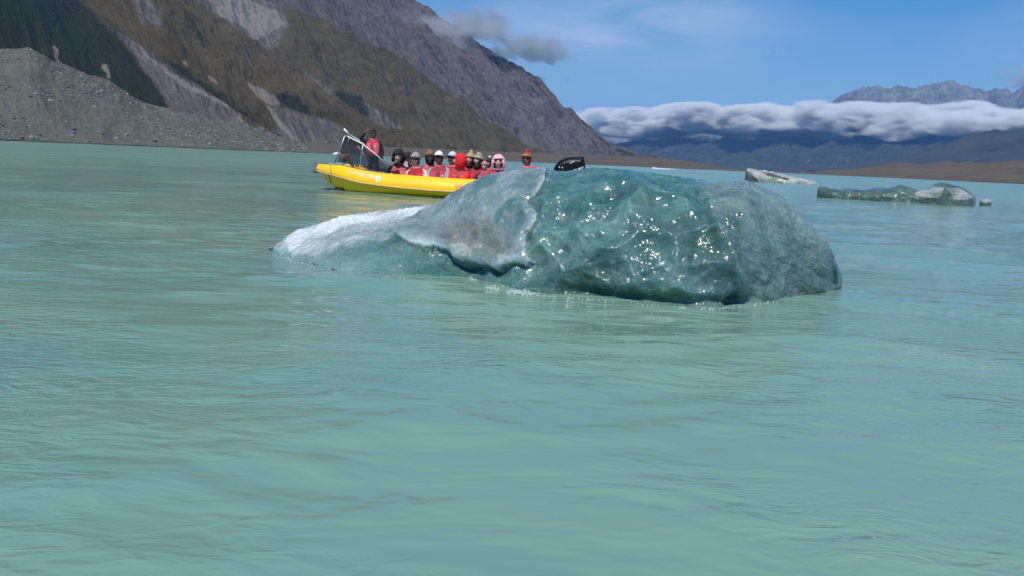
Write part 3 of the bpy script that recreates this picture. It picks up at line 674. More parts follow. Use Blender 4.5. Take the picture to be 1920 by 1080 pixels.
# ---- the other ice afloat
def floe(name, outline, D, thick, mat, label, spacing=1.2, seed=1, bumpamp=0.05, masks=None, edge=10.0, lean=0.0, cat='iceberg', parts=None):
    ys = [p[1] for p in outline]; y0, y1 = min(ys), max(ys)
    base = at_dist(sum(p[0] for p in outline)/len(outline), y1, D); base[2] = 0
    o = slab(name, outline, lambda px, py: D+lean*(y1-py)/max(1, y1-y0), thick, mat, spacing, None, base, seed=seed, bumpamp=bumpamp, rag=0.8, masks=masks, edge=edge)
    o.location = base
    tag(o, label, cat); return o
M_dirty = ice_mat('dirty_white_ice', (0.30, 0.31, 0.29), (0.52, 0.53, 0.50), extra=True, radius=(0.1, 0.12, 0.12), greyc=(0.035, 0.038, 0.034), sc=0.25, rough=0.35)
M_green = ice_mat('dark_green_ice', (0.060, 0.105, 0.090), (0.120, 0.185, 0.162), extra=True, radius=(0.05, 0.12, 0.12), snowc=(0.36, 0.38, 0.37), greyc=(0.05, 0.075, 0.065), sc=0.5, rough=0.2)
M_white = ice_mat('white_floe_ice', (0.50, 0.55, 0.57), (0.70, 0.74, 0.76), extra=False, radius=(0.2, 0.25, 0.3), sc=0.2, rough=0.4)
def berg_profile(name, top, D, depth, mat, label, seed, grey=None, snow=None, amp=0.12, nu=260, cs=1.0, cat='iceberg', sink=0.25):
    """free-standing floe lofted from its outline against the water: top = (px, py) crest line; waterline found on the lake"""
    top = np.array(top, float); px = np.linspace(top[0, 0], top[-1, 0], nu); py = np.interp(px, top[:, 0], top[:, 1])
    C = np.array([at_dist(a, b, D) for a, b in zip(px, py)]); C[:, 2] = np.maximum(C[:, 2], 0.0)
    d2 = C[:, :2]/np.linalg.norm(C[:, :2], axis=1)[:, None]
    nf = 90; th = np.linspace(-0.15, math.pi+0.15, nf)
    e = np.sin(np.linspace(0, math.pi, nu))**0.45
    dep = (depth*0.5*e)[:, None]*(-np.cos(th))[None]*1.0
    Z = C[:, 2, None]*np.sin(np.clip(th, 0, math.pi))[None]**0.7
    Z = np.where((th < 0)[None] | (th > math.pi)[None], -sink, Z)
    Rr = np.linalg.norm(C[:, :2], axis=1)[:, None]+dep
    G = np.stack([d2[:, 0, None]*Rr, d2[:, 1, None]*Rr, Z], -1)
    x, y, z = G[:, :, 0]*cs, G[:, :, 1]*cs, G[:, :, 2]*cs
    F1, _ = worley(x*1.4, y*1.4, z*1.8, seed)
    h = amp*(fbm(x*1.3, y*1.3, z*2.0, 5, seed, 0.6)*1.2-(0.6-F1)*0.9)
    env = np.sin(np.linspace(0, math.pi, nu))[:, None]**0.5
    G[:, :, 2] += h*env*sstep(0, 0.2, Z+0.05)*0.7; G[:, :, :2] -= d2[:, None]*(h*env)[:, :, None]
    ctr = at_dist(px.mean(), 400, D); ctr[2] = 0
    o = mesh_from(name, G.reshape(-1, 3)-ctr, gridfaces(nu, nf)[:, ::-1], mat); o.location = ctr
    gx, gy = project(G.reshape(-1, 3))
    jn = fbm(gx/8, gy/8, 0, 3, seed+4)*5
    for key, polys in (('grey', grey), ('snow', snow)):
        m = np.zeros(len(gx))
        for p in polys or []: m = np.maximum(m, poly_mask(gx+jn, gy+jn*0.5, p))
        add_attr(o, key, m)
    tag(o, label, cat); return o
berg_profile('iceberg', [(1396, 338), (1398, 322), (1401, 315), (1412, 316), (1424, 320), (1434, 319), (1444, 322), (1462, 325), (1480, 331), (1500, 334), (1515, 336), (1528, 340), (1534, 345)], 78, 3.4, M_dirty,
             'dirty white wedge shaped iceberg with a dark upturned end, afloat near the far shore', 203, grey=[[(1390, 320), (1404, 321), (1412, 330), (1424, 338), (1420, 345), (1390, 345)], [(1420, 341), (1470, 343), (1470, 350), (1420, 350)], [(1425, 321), (1445, 325), (1480, 335), (1478, 338), (1440, 330)]], amp=0.22, sink=0.4)
berg_profile('iceberg', [(1533, 352), (1536, 350), (1545, 349), (1556, 353), (1575, 356), (1590, 352), (1605, 354), (1620, 356), (1640, 351), (1665, 353), (1690, 346), (1705, 350), (1720, 357), (1735, 356), (1752, 347), (1765, 343), (1780, 345), (1800, 350), (1815, 357), (1826, 367), (1830, 374)], 36.5, 2.0, M_green,
             'low dark green iceberg with a grey white hump at one end', 211, snow=[[(1718, 358), (1752, 350), (1770, 352), (1760, 372), (1716, 368)], [(1775, 352), (1800, 352), (1826, 370), (1810, 375), (1790, 374)]], amp=0.11, sink=0.3)
berg_profile('ice_fragment', [(1837, 375), (1843, 373), (1849, 371.5), (1854, 373), (1860, 376)], 37.5, 0.4, M_green, 'tiny pale ice fragment floating just off the grey humped iceberg', 217, snow=[[(1830, 360), (1870, 360), (1870, 380), (1830, 380)]], amp=0.03, nu=50, cat='ice', sink=0.1)
berg_profile('ice_floe', [(1221, 317), (1224, 312.5), (1230, 314), (1240, 315), (1250, 316), (1262, 316.5), (1272, 319)], 330, 7, M_white, 'small flat white ice floe far off below the brown moraine', 221, amp=0.35, nu=120, cs=0.3, cat='ice floe', sink=0.5)
berg_profile('ice_floe', [(622, 289), (626, 286), (632, 284.5), (638, 286), (642, 289.5)], 420, 4, M_white, 'small white ice lump against the far shore behind the boat bow', 227, amp=0.2, nu=60, cs=0.3, cat='ice floe', sink=0.5)
# foam and brash along the iceberg's waterline
def foam():
    rs = np.random.RandomState(8); V = []; F = []
    def speck(c, r, sz):
        b = len(V); k = 6
        for i in range(k):
            a = 2*math.pi*i/k+rs.uniform(-.3, .3); V.append((c[0]+r*rs.uniform(.6, 1.3)*math.cos(a), c[1]+r*rs.uniform(.5, .9)*math.sin(a), c[2]-0.01))
        V.append((c[0], c[1], c[2]+sz)); 
        for i in range(k): F.append((b+i, b+(i+1) % k, b+k))
    def line(pts, n, spread, r0, r1, rise=0.0):
        pts = np.array(pts, float)
        for _ in range(n):
            t = rs.uniform(0, len(pts)-1); i = min(int(t), len(pts)-2); p = pts[i]+(pts[i+1]-pts[i])*(t-i)
            p = p+rs.normal(0, 1, 2)*np.array([spread*1.5, spread*0.35])
            dens = pnoise(p[0]*0.045, p[1]*0.05, 0.3, 5)
            if dens < -0.05 and rs.rand() < 0.85: continue
            c = at_z(p[0], p[1], 0.012+rise*rs.rand()); r = rs.uniform(r0, r1); speck(c, r, r*rs.uniform(.5, 1.1))
    line([(700, 519), (730, 520), (760, 522)], 70, 6, 0.004, 0.014)
    line([(905, 535), (930, 540), (960, 545), (985, 549), (1010, 553)], 200, 5, 0.003, 0.010)
    line([(880, 520), (905, 535)], 60, 5, 0.004, 0.011)
    line([(1010, 553), (1100, 560), (1200, 569), (1300, 577), (1370, 577)], 90, 2.5, 0.002, 0.007)
    line([(1375, 574), (1420, 569), (1480, 560), (1530, 553), (1585, 545), (1610, 545)], 110, 3, 0.002, 0.007)
    for a, b, n_ in () and ((1130, 693, 60), (1131, 628, 14), (1352, 692, 22), (1350, 612, 16), (1303, 868, 16), (1306, 882, 10), (1128, 748, 16), (1095, 822, 14), (1115, 930, 8), (262, 437, 14), (350, 454, 18), (860, 977, 3)):
        line([(a-14, b), (a+14, b+1)], n_, 3, 0.0015, 0.005)
    line([(1440, 530), (1480, 522), (1510, 530)], 260, 9, 0.003, 0.009)
    line([(515, 476), (560, 490), (620, 505)], 60, 4, 0.002, 0.007)
    nb = NB('foam_bubbles'); nb.set(Base_Color=(0.34, 0.43, 0.41, 1), Roughness=0.15)
    o = mesh_from('foam', np.array(V), F, nb.m); tag(o, kind='stuff')
foam()
# ------------------------------------------------------------------ the yellow boat
TH = math.radians(12)
P0 = at_z(632, 355)
AX = np.array([math.cos(TH), -math.sin(TH)]); AY = np.array([math.sin(TH), math.cos(TH)])
boat = empty('tour_boat', (P0[0], P0[1], 0.0), -TH)
tag(boat, 'bright yellow open tour boat with metal windscreen frame, carrying passengers in red life vests', 'boat')
def w2l(P):
    P = np.atleast_2d(np.asarray(P, float)); q = P[:, :2]-P0[:2]
    return np.stack([q@AX, q@AY, P[:, 2]], -1)
def LP(px, py, y):
    """local boat point (x aft, y away from the camera, z up) seen at this pixel in the lengthwise plane y"""
    d = ray(px, py); n = AY; q = -np.array(P0[:2])
    t = (y-q@n)/(d[:2]@n)
    P = np.array([0, 0, CAMH])+d*t
    return w2l(P)[0]
def tube_mesh(paths, r, seg=8):
    V = []; F = []
    for path in paths:
        path = [np.array(p, float) for p in path]; base = len(V); n = len(path)
        for i, p in enumerate(path):
            t = path[min(i+1, n-1)]-path[max(i-1, 0)]; t /= np.linalg.norm(t)+1e-9
            a = np.cross(t, [0, 0, 1]) if abs(t[2]) < .9 else np.cross(t, [0, 1, 0]); a /= np.linalg.norm(a); b = np.cross(t, a)
            rr = r[i] if isinstance(r, (list, tuple)) else r
            for k in range(seg):
                an = 2*math.pi*k/seg; V.append(p+rr*(math.cos(an)*a+math.sin(an)*b))
        for i in range(n-1):
            for k in range(seg):
                F.append((base+i*seg+k, base+i*seg+(k+1) % seg, base+(i+1)*seg+(k+1) % seg, base+(i+1)*seg+k))
        F.append(tuple(base+k for k in reversed(range(seg)))); F.append(tuple(base+(n-1)*seg+k for k in range(seg)))
    return V, F
def tube(name, paths, r, mat, parent, seg=8):
    V, F = tube_mesh(paths, r, seg); return mesh_from(name, V, F, mat, True, parent)
def box_obj(name, c, s, mat, parent, bev=0.01, rz=0, ry=0, rx=0):
    bm = bmesh.new(); bmesh.ops.create_cube(bm, size=1)
    for v in bm.verts: v.co = Vector((v.co.x*s[0], v.co.y*s[1], v.co.z*s[2]))
    if bev: bmesh.ops.bevel(bm, geom=bm.edges[:], offset=bev, segments=2, affect='EDGES')
    bmesh.ops.transform(bm, matrix=Matrix.Translation(c) @ Matrix.Rotation(rz, 4, 'Z') @ Matrix.Rotation(ry, 4, 'Y') @ Matrix.Rotation(rx, 4, 'X'), verts=bm.verts[:])
    me = bpy.data.meshes.new(name); bm.to_mesh(me); bm.free(); me.materials.append(mat)
    o = bpy.data.objects.new(name, me); COL.objects.link(o); o.parent = parent; return o
M_yel = plain('yellow_hull_plastic', (0.95, 0.52, 0.002), 0.42, coat=0.12, var=0.05, scale=1.6, bump=0.15)
M_rub = plain('rubbing_strip', (0.55, 0.40, 0.16), 0.5, var=0.1)
M_alu = plain('aluminium_tube', (0.36, 0.37, 0.38), 0.40, metal=0.85, var=0.08, scale=10)
M_grip = plain('white_grip', (0.75, 0.76, 0.77), 0.5, var=0.05)
M_deck = plain('grey_deck', (0.18, 0.18, 0.18), 0.7)
M_blk = plain('black_cowl', (0.006, 0.006, 0.007), 0.45, coat=0.0, var=0.2, spec=0.25)
M_white = plain('white_lettering', (0.80, 0.78, 0.72), 0.5, var=0.04)
M_pale = plain('pale_pink_lettering', (0.85, 0.70, 0.52), 0.5, var=0.04)
M_pblue = plain('pale_blue_lettering', (0.62, 0.72, 0.60), 0.5, var=0.04)
M_lblue = plain('light_blue_logo', (0.30, 0.62, 0.68), 0.5, var=0.04)
M_red = plain('orange_red_lettering', (0.80, 0.10, 0.01), 0.5, var=0.04)
M_strap = plain('tan_strap', (0.30, 0.20, 0.10), 0.7)
cI = lambda x, xs, ys: np.interp(x, xs, ys)
def hb(x): return cI(x, [-0.47, -0.40, -0.2, 0.1, 0.5, 1.0, 1.6, 2.3, 3.2, 5.6, 6.25], [0.30, 0.36, 0.50, 0.66, 0.83, 0.98, 1.09, 1.15, 1.18, 1.15, 1.08])
def zg(x): return cI(x, [-0.47, 0.35, 0.7, 1.12, 1.78, 3.4, 6.3], [0.665, 0.665, 0.62, 0.56, 0.505, 0.47, 0.46])
def zr(x): return cI(x, [-0.47, 0.2, 1.1, 2.1, 3.0, 6.3], [0.49, 0.40, 0.25, 0.185, 0.155, 0.15])
def zk(x): return cI(x, [-0.47, -0.36, -0.22, -0.05, 0.2, 0.6, 6.3], [0.44, 0.36, 0.22, 0.06, -0.05, -0.13, -0.17])
def band(x, v, off=0.0):
    """point on the near upper band: v=0 at the rubbing strip, 1 at the gunwale"""
    h = hb(x); inn = 0.17*cI(x, [-0.47, 0.6], [0.4, 1]); z0, z1 = zr(x)+0.015, zg(x)
    yy = h-inn*(v**1.25)+0.035*math.sin(math.pi*v); z = z0+(z1-z0)*v
    return np.array([x, -(yy+off), z+off*0.4])
def hull():
    xs = np.concatenate([np.linspace(-0.47, 0.6, 26), np.linspace(0.65, 6.25, 60)])
    rows = []
    for x in xs:
        h = float(hb(x)); sec = []
        k = float(zk(x)); r = float(zr(x)); ch = min(r-0.03, k+0.16 if x < 0.5 else -0.02+0.0*x)
        ch = max(ch, k+0.01)
        cf = cI(x, [-0.47, 0, 1.2], [0.55, 0.62, 0.84])
        sec += [(0.0, k), (-h*cf*0.5, k+(ch-k)*0.5), (-h*cf, ch), (-h*(cf+0.97)/2, (ch+r)/2-0.01), (-h*0.97, r-0.015)]
        for v in np.linspace(0, 1, 9):
            b = band(x, v); sec.append((b[1], b[2]))
        g = sec[-1][0]
        wI = 0.07
        sec += [(g+wI*0.5, sec[-1][1]+0.015), (g+wI, sec[-1][1]), (g+wI+0.02, max(0.10, k+0.08)), (0.0, max(0.08, k+0.1))]
        rows.append(sec)
    n = len(rows[0]); V = []; F = []
    full = n*2-2
    for x, sec in zip(xs, rows):
        loop = sec+[(-y, z) for y, z in sec[-2:0:-1]]
        V += [(x, y, z) for y, z in loop]
    m = len(loop)
    for i in range(len(xs)-1):
        for k in range(m): F.append((i*m+k, i*m+(k+1) % m, (i+1)*m+(k+1) % m, (i+1)*m+k))
    F.append(tuple(range(m))); F.append(tuple((len(xs)-1)*m+k for k in reversed(range(m))))
    o = mesh_from('hull', V, F, M_yel, True, boat)
    md = o.modifiers.new('edges', 'EDGE_SPLIT'); md.split_angle = math.radians(38)
    return xs
xs_h = hull()
for s in (-1, 1):
    pts = [(x, s*(float(hb(x))+0.012), float(zr(x))) for x in np.linspace(-0.46, 6.25, 60)]
    tube('rubbing_strip', [pts], 0.017, M_rub, boat)
    gp = [(x, s*(-float(band(x, 1)[1])-0.03), float(zg(x))+0.018) for x in np.linspace(-0.40, 2.0, 30)]
    tube('gunwale_rail', [gp], 0.016, M_alu, boat)
# bow bumper: grey plate block on the blunt nose, with a thinner plate ahead of it
bb = box_obj('bow_bumper', (-0.50, 0, 0.575), (0.10, 0.64, 0.22), M_alu, boat, 0.02, ry=0.08)
box_obj('bow_plate', (-0.585, 0, 0.56), (0.035, 0.52, 0.27), M_alu, boat, 0.008, ry=0.08)
# strap round the bow and the eye bolt at the stem
sp = [band(0.06+0.10*(1-v), v, 0.006) for v in np.linspace(1, 0, 8)]
kx = 0.02; sp += [np.array([kx, -float(hb(kx))*0.985, float(zr(kx))-0.02]), np.array([kx+0.01, -float(hb(kx))*0.80, (float(zr(kx))+float(zk(kx)))*0.5+0.02]), np.array([0.02, -float(hb(kx))*0.60, float(zk(kx))+0.13]), np.array([0.0, -0.02, float(zk(0))-0.01])]
tube('strap', [sp], 0.012, M_strap, boat, 6)
tube('towing_eye', [[(0.0, -0.03, 0.10), (-0.03, -0.04, 0.03), (-0.045, -0.04, -0.06)]], 0.014, M_alu, boat, 6)
# --- windscreen frame
fr = empty('windscreen_frame', (0, 0, 0)); fr.parent = boat
YN, YF = -0.42, 0.36
def lp(pts, y): return [LP(a, b, y) for a, b in pts]
front_top, front_bot = LP(647.5, 253, YN), LP(628, 304, YN)
tube('tube', [lp([(628, 305), (647, 254)], YN)], 0.019, M_alu, fr)
tube('tube', [lp([(646, 254.5), (652, 256), (679, 269.5), (710, 294), (745, 327)], YN)], 0.021, M_alu, fr)
tube('tube', [lp([(681, 271.5), (677, 290), (672, 313)], YN)], 0.016, M_alu, fr)
tube('tube', [lp([(645.5, 242), (655, 252), (682, 268.5), (720, 298), (756, 330)], YF)], 0.017, M_alu, fr)
tube('tube', [lp([(671, 275), (701, 315)], YF)], 0.015, M_alu, fr)
tube('tube', [[LP(647.5, 254, YN), LP(657, 253.5, YF)]], 0.017, M_alu, fr)
tube('tube', [lp([(657, 254), (640, 304)], YF)], 0.016, M_alu, fr)
for a, b in (((645, 241.5), (654, 251.5)), ((696, 280), (706, 287.5)), ((712, 292.5), (720.5, 299)), ((671, 274.5), (677, 282.5))):
    tube('grip', [lp([a, b], YF-0.01)], 0.027, M_grip, fr)
nbk = NB('dark_vinyl'); nbk.set(Base_Color=(0.02, 0.025, 0.04, 1), Roughness=0.12, Alpha=0.52); M_vinyl = nbk.m
def sheet(name, pix, y, mat, parent, th=0.004):
    P = [LP(a, b, y) for a, b in pix]; n = len(P)
    V = [p-np.array([0, th, 0]) for p in P]+[p+np.array([0, th, 0]) for p in P]
    F = [tuple(range(n)), tuple(range(2*n-1, n-1, -1))]+[(i, (i+1) % n, n+(i+1) % n, n+i) for i in range(n)]
    return mesh_from(name, V, F, mat, False, parent)
sheet('window_sheet', [(632, 303), (647.5, 257), (660, 262), (680, 273), (673, 312), (650, 307)], YN+0.01, M_vinyl, fr)
sheet('window_sheet', [(682, 275), (710, 297), (738, 324), (700, 318), (675, 313)], YN+0.01, M_vinyl, fr)
# --- lettering laid on the hull band
def text_on_band(name, txt, x0, v0, height, width, mat, parent, off=0.006):
    cu = bpy.data.curves.new('t', 'FONT'); cu.body = txt; cu.size = 1.0; cu.resolution_u = 3; cu.offset = 0.012
    ot = bpy.data.objects.new('t', cu); COL.objects.link(ot)
    bpy.context.view_layer.update()
    dg = bpy.context.evaluated_depsgraph_get(); me = bpy.data.meshes.new_from_object(ot.evaluated_get(dg))
    bpy.data.objects.remove(ot); bpy.data.curves.remove(cu)
    co = np.array([v.co[:] for v in me.vertices]); x_, y_ = co[:, 0], co[:, 1]
    x_ = (x_-x_.min())/(x_.max()-x_.min())*width; y_ = (y_-y_.min())/(y_.max()-y_.min())
    for i, v in enumerate(me.vertices):
        x = x0+x_[i]; bh = float(zg(x)-zr(x))
        v.co = Vector(band(x, v0+y_[i]*height/bh, off))
    me.materials.clear(); me.materials.append(mat); me.name = name
    o = bpy.data.objects.new(name, me); COL.objects.link(o); o.parent = parent; return o
xa = lambda px: LP(px, 320, -1.05)[0]
text_on_band('lettering', 'GLACIER', xa(645), 0.54, 0.085, xa(668)-xa(645), M_pale, boat)
text_on_band('lettering', 'EXPLORERS', xa(671), 0.52, 0.085, xa(702)-xa(671), M_pblue, boat)
text_on_band('lettering', 'SIR', xa(856), 0.28, 0.095, xa(873)-xa(856), M_red, boat)
def disc_on_band(name, px, v, ra, rb, mat, parent, off):
    c = xa(px); V = [band(c, v, off)]; k = 24
    for i in range(k):
        a = 2*math.pi*i/k; bh = float(zg(c)-zr(c)); V.append(band(c+ra*math.cos(a), v+rb*math.sin(a)/bh, off))
    return mesh_from(name, V, [(0, 1+(i+1) % k, 1+i) for i in range(k)], mat, True, parent)
lg = disc_on_band('round_logo', 709, 0.52, 0.068, 0.088, M_white, boat, 0.006)
disc_on_band('logo_centre', 709.3, 0.50, 0.034, 0.048, M_lblue, lg, 0.010)
# --- inside: benches, console
for y in (-0.38, 0.42):
    box_obj('bench', (3.6, y, 0.17), (4.2, 0.34, 0.10), M_deck, boat, 0.02)
# --- outboard motor, tilted up
om = empty('outboard_motor', (0, 0, 0)); om.parent = boat
Dm = math.hypot(*(P0[:2]+AX*6.45))
def boat_slab(name, outline, D, thick, mat, parent, seed=1, bumpamp=0.0, edge=8, spacing=1.0, rag=0.0):
    me_o = slab(name, outline, lambda a, b: D+0*a, thick, mat, spacing, parent, np.zeros(3), rag=rag, seed=seed, bumpamp=bumpamp, edge=edge)
    n = len(me_o.data.vertices); co = np.empty(n*3, np.float32); me_o.data.vertices.foreach_get('co', co)
    me_o.data.vertices.foreach_set('co', w2l(co.reshape(-1, 3)).astype(np.float32).ravel()); me_o.data.update(); return me_o
boat_slab('cowl', [(1036, 330), (1037, 320), (1040, 312), (1045, 305), (1052, 299.5), (1062, 295.8), (1075, 293.9), (1088, 294.4), (1089, 293.2), (1094.5, 293.2), (1096, 300), (1098, 311), (1096, 316), (1090, 318), (1075, 334), (1050, 340), (1040, 338)], Dm, 0.36, M_blk, om, edge=12)
boat_slab('handle', [(1067, 306.5), (1072, 302.5), (1078, 301), (1078.5, 303), (1074, 306), (1069, 308)], Dm-0.222, 0.02, plain('grey_handle', (0.35, 0.36, 0.37), 0.5), om, edge=1.2, spacing=0.6)
boat_slab('badge', [(1047, 314), (1048, 312.2), (1050, 312), (1050, 314), (1048.5, 315)], Dm-0.20, 0.02, M_grip, om, edge=0.8, spacing=0.5)
boat_slab('badge', [(1052.5, 315), (1053.5, 313), (1056, 312.6), (1056, 315), (1054.5, 316.3)], Dm-0.21, 0.02, M_grip, om, edge=0.8, spacing=0.5)
boat_slab('lower_unit', [(1088, 316), (1097, 314), (1104, 335), (1112, 352), (1108, 372), (1100, 372), (1092, 350), (1080, 330)], Dm, 0.16, M_blk, om, edge=5)
# brand lettering along the lower edge of the cowl
cu = bpy.data.curves.new('t', 'FONT'); cu.body = 'MERCURY'; cu.size = 1; cu.offset = 0.02
ot = bpy.data.objects.new('t', cu); COL.objects.link(ot); bpy.context.view_layer.update()
met = bpy.data.meshes.new_from_object(ot.evaluated_get(bpy.context.evaluated_depsgraph_get())); bpy.data.objects.remove(ot)
co = np.array([v.co[:] for v in met.vertices]); tx = (co[:, 0]-co[:, 0].min())/np.ptp(co[:, 0]); ty = (co[:, 1]-co[:, 1].min())/np.ptp(co[:, 1])
for i, v in enumerate(met.vertices):
    a = np.array([1062, 330.5])+tx[i]*np.array([33.5, -12.0])+ty[i]*np.array([-1.5, -7.0])
    v.co = Vector(w2l(at_dist(a[0], a[1], Dm-0.235))[0])
met.materials.append(M_grip); mo = bpy.data.objects.new('lettering', met); COL.objects.link(mo); mo.parent = om
# --- yellow bag lying behind the windscreen
bag = box_obj('gear_bag', (0, 0, 0), (0.22, 0.30, 0.20), plain('yellow_bag_fabric', (0.75, 0.33, 0.02), 0.7, bump=0.4), None, 0.06)
bp = LP(648, 296, -0.1); bw = np.array([*(P0[:2]+AX*bp[0]+AY*bp[1]), bp[2]])
bag.location = bw; bag.rotation_euler = (0.1, 0.5, -TH); tag(bag, 'orange yellow gear bag stowed behind the dark windscreen in the bow', 'bag')
st_ = tube('strap', [[(0.06, -0.1, 0.05), (0.2, -0.12, 0.0), (0.36, -0.1, -0.06)]], 0.035, plain('yellow_strap', (0.8, 0.40, 0.03), 0.6), bag, 6)
box_obj('bow_locker', (0.62, 0.0, 0.33), (0.9, 0.9, 0.50), M_deck, boat, 0.03)
# ------------------------------------------------------------------ people
def join_np(parts):
    V = []; F = []; M = []
    for v, f, m in parts:
        b = len(V); V += [tuple(map(float, x)) for x in v]; F += [tuple(b+i for i in q) for q in f]; M += (list(m) if isinstance(m, (list, tuple)) else [m]*len(f))
    return V, F, M
def head_geo():
    """head with brow, eye sockets, nose, mouth, chin and ears; centre at the origin, face towards -Y"""
    nu, nv = 36, 26; V = []; F = []; M = []
    for j in range(nv+1):
        th = math.pi*j/nv
        for i in range(nu):
            ph = 2*math.pi*i/nu
            dx, dy, dz = math.sin(th)*math.sin(ph), -math.sin(th)*math.cos(ph), math.cos(th)
            w = 0.076; d = 0.095; h = 0.118
            x, y, z = dx*w, dy*d, dz*h
            if z < -0.02: k = 1-0.42*min(1, (-0.02-z)/0.10); x *= k; y = y*(1-0.18*min(1, (-0.02-z)/0.10))
            if dy < 0:
                g = lambda cx, cz, sx, sz: math.exp(-((x-cx)/sx)**2-((z-cz)/sz)**2)
                y -= 0.024*g(0, -0.022, 0.011, 0.020)+0.010*g(0, 0.0, 0.008, 0.03)
                y += 0.013*(g(0.030, 0.008, 0.016, 0.012)+g(-0.030, 0.008, 0.016, 0.012))
                y -= 0.006*(g(0.03, 0.03, 0.03, 0.010)+g(-0.03, 0.03, 0.03, 0.010))
                y -= 0.006*g(0, -0.060, 0.024, 0.010); y -= 0.008*g(0, -0.098, 0.025, 0.015)
            V.append((x, y, z))
    for j in range(nv):
        for i in range(nu):
            a = j*nu+i; b = j*nu+(i+1) % nu; q = (a, b, b+nu, a+nu); F.append(q)
            c = np.mean([V[k] for k in q], axis=0); m = 0
            if c[1] < -0.05:
                if abs(abs(c[0])-0.030) < 0.014 and abs(c[2]-0.008) < 0.008: m = 3
                if abs(c[0]) < 0.024 and abs(c[2]+0.062) < 0.008: m = 4
            M.append(m)
    for s in (-1, 1):      # ears
        b = len(V); k = 8
        for r_e, off in ((1.0, 0.0), (0.7, 0.018)):
            for i in range(k):
                a = 2*math.pi*i/k; V.append((s*(0.072+off), 0.005+0.016*r_e*math.cos(a)+off*0.3, -0.005+0.030*r_e*math.sin(a)))
        for i in range(k): F.append((b+i, b+(i+1) % k, b+k+(i+1) % k, b+k+i)); M.append(0)
        F.append(tuple(b+k+i for i in range(k))); M.append(0)
    return V, F, M
HEAD = head_geo()
def skin_body(joints, edges, root):
    me = bpy.data.meshes.new('tmp'); me.from_pydata([j[0] for j in joints], [], [])
    me = bpy.data.meshes.new('tmp'); me.from_pydata([j[0] for j in joints], edges, [])
    o = bpy.data.objects.new('tmp', me); COL.objects.link(o)
    sk = o.modifiers.new('s', 'SKIN'); sk.use_smooth_shade = True; sk.branch_smoothing = 0.4
    for i, j in enumerate(joints):
        r = j[1]; me.skin_vertices[0].data[i].radius = (r, r) if isinstance(r, (int, float)) else r
        me.skin_vertices[0].data[i].use_root = (i == root)
    sb = o.modifiers.new('b', 'SUBSURF'); sb.levels = 1; sb.render_levels = 1
    bpy.context.view_layer.update()
    ev = bpy.data.meshes.new_from_object(o.evaluated_get(bpy.context.evaluated_depsgraph_get()))
    V = [tuple(v.co) for v in ev.vertices]; F = [tuple(p.vertices) for p in ev.polygons]
    bpy.data.objects.remove(o); bpy.data.meshes.remove(ev)
    return V, F
def dome(rx, ry, rz, keep, c=(0, 0, 0), thick=0.010, nu=28, nv=18, wob=0.0, seed=0):
    """shell of an ellipsoid whose quads satisfy keep(direction)"""
    V = []; F = []
    for j in range(nv+1):
        th = math.pi*j/nv
        for i in range(nu):
            ph = 2*math.pi*i/nu; d = (math.sin(th)*math.sin(ph), -math.sin(th)*math.cos(ph), math.cos(th))
            w = 1+wob*float(pnoise(d[0]*2.2, d[1]*2.2, d[2]*2.2, seed))
            V.append(np.array([c[0]+d[0]*rx*w, c[1]+d[1]*ry*w, c[2]+d[2]*rz*w]))
    n = len(V); ctr = np.array(c)
    V += [ctr+(v-ctr)*(1-thick/max(rx, 0.01)) for v in V]
    kept = {}
    for j in range(nv):
        for i in range(nu):
            q = (j*nu+i, j*nu+(i+1) % nu, (j+1)*nu+(i+1) % nu, (j+1)*nu+i)
            m = sum(V[k] for k in q)/4-ctr; m = m/np.array([rx, ry, rz])
            if keep(m/np.linalg.norm(m)): kept[(j, i)] = q
    for (j, i), q in kept.items():
        F.append(q[::-1]); F.append(tuple(n+k for k in q))
        for (dj, di, e) in ((-1, 0, (0, 1)), (1, 0, (2, 3)), (0, 1, (1, 2)), (0, -1, (3, 0))):
            if (j+dj, (i+di) % nu) not in kept:
                a, b = q[e[0]], q[e[1]]; F.append((a, b, n+b, n+a))
    used = sorted({k for q in F for k in q}); mp_ = {k: i for i, k in enumerate(used)}
    return [V[k] for k in used], [tuple(mp_[k] for k in q) for q in F]
def torus(R1, R2, r, z, seg=28, s2=8, tilt=0.0):
    V = []; F = []
    for i in range(seg):
        a = 2*math.pi*i/seg
        for k in range(s2):
            b = 2*math.pi*k/s2; rr = r*math.cos(b)
            x = (R1+rr)*math.sin(a); y = -(R2+rr)*math.cos(a); V.append((x, y, z+r*1.5*math.sin(b)+tilt*y))
    for i in range(seg):
        for k in range(s2): F.append((i*s2+k, i*s2+(k+1) % s2, ((i+1) % seg)*s2+(k+1) % s2, ((i+1) % seg)*s2+k))
    return V, F
MC = {}
def cloth(c, rough=0.85):
    k = ('cloth', c)
    if k not in MC: MC[k] = plain('fabric_%d' % len(MC), c, rough, var=0.18, scale=14, bump=0.5)
    return MC[k]
def skinm(c):
    k = ('skin', c)
    if k not in MC:
        m = plain('skin_%d' % len(MC), c, 0.5, var=0.08, scale=20); MC[k] = m
        m.node_tree.nodes['Principled BSDF'].inputs['Subsurface Weight'].default_value = 0.1; m.node_tree.nodes['Principled BSDF'].inputs['Subsurface Scale'].default_value = 0.01
    return MC[k]
M_eye = plain('eye', (0.02, 0.015, 0.012), 0.2); M_lip = plain('lip', (0.34, 0.10, 0.09), 0.5); M_hair = plain('black_hair', (0.012, 0.010, 0.009), 0.45, scale=60, bump=0.4)
M_shade = plain('dark_lens', (0.008, 0.008, 0.01), 0.15, coat=0.4)
M_vest1 = cloth((0.50, 0.030, 0.060)); M_vestpad = cloth((0.72, 0.15, 0.17)); M_belt = cloth((0.05, 0.04, 0.045)); M_tape = cloth((0.80, 0.52, 0.48))
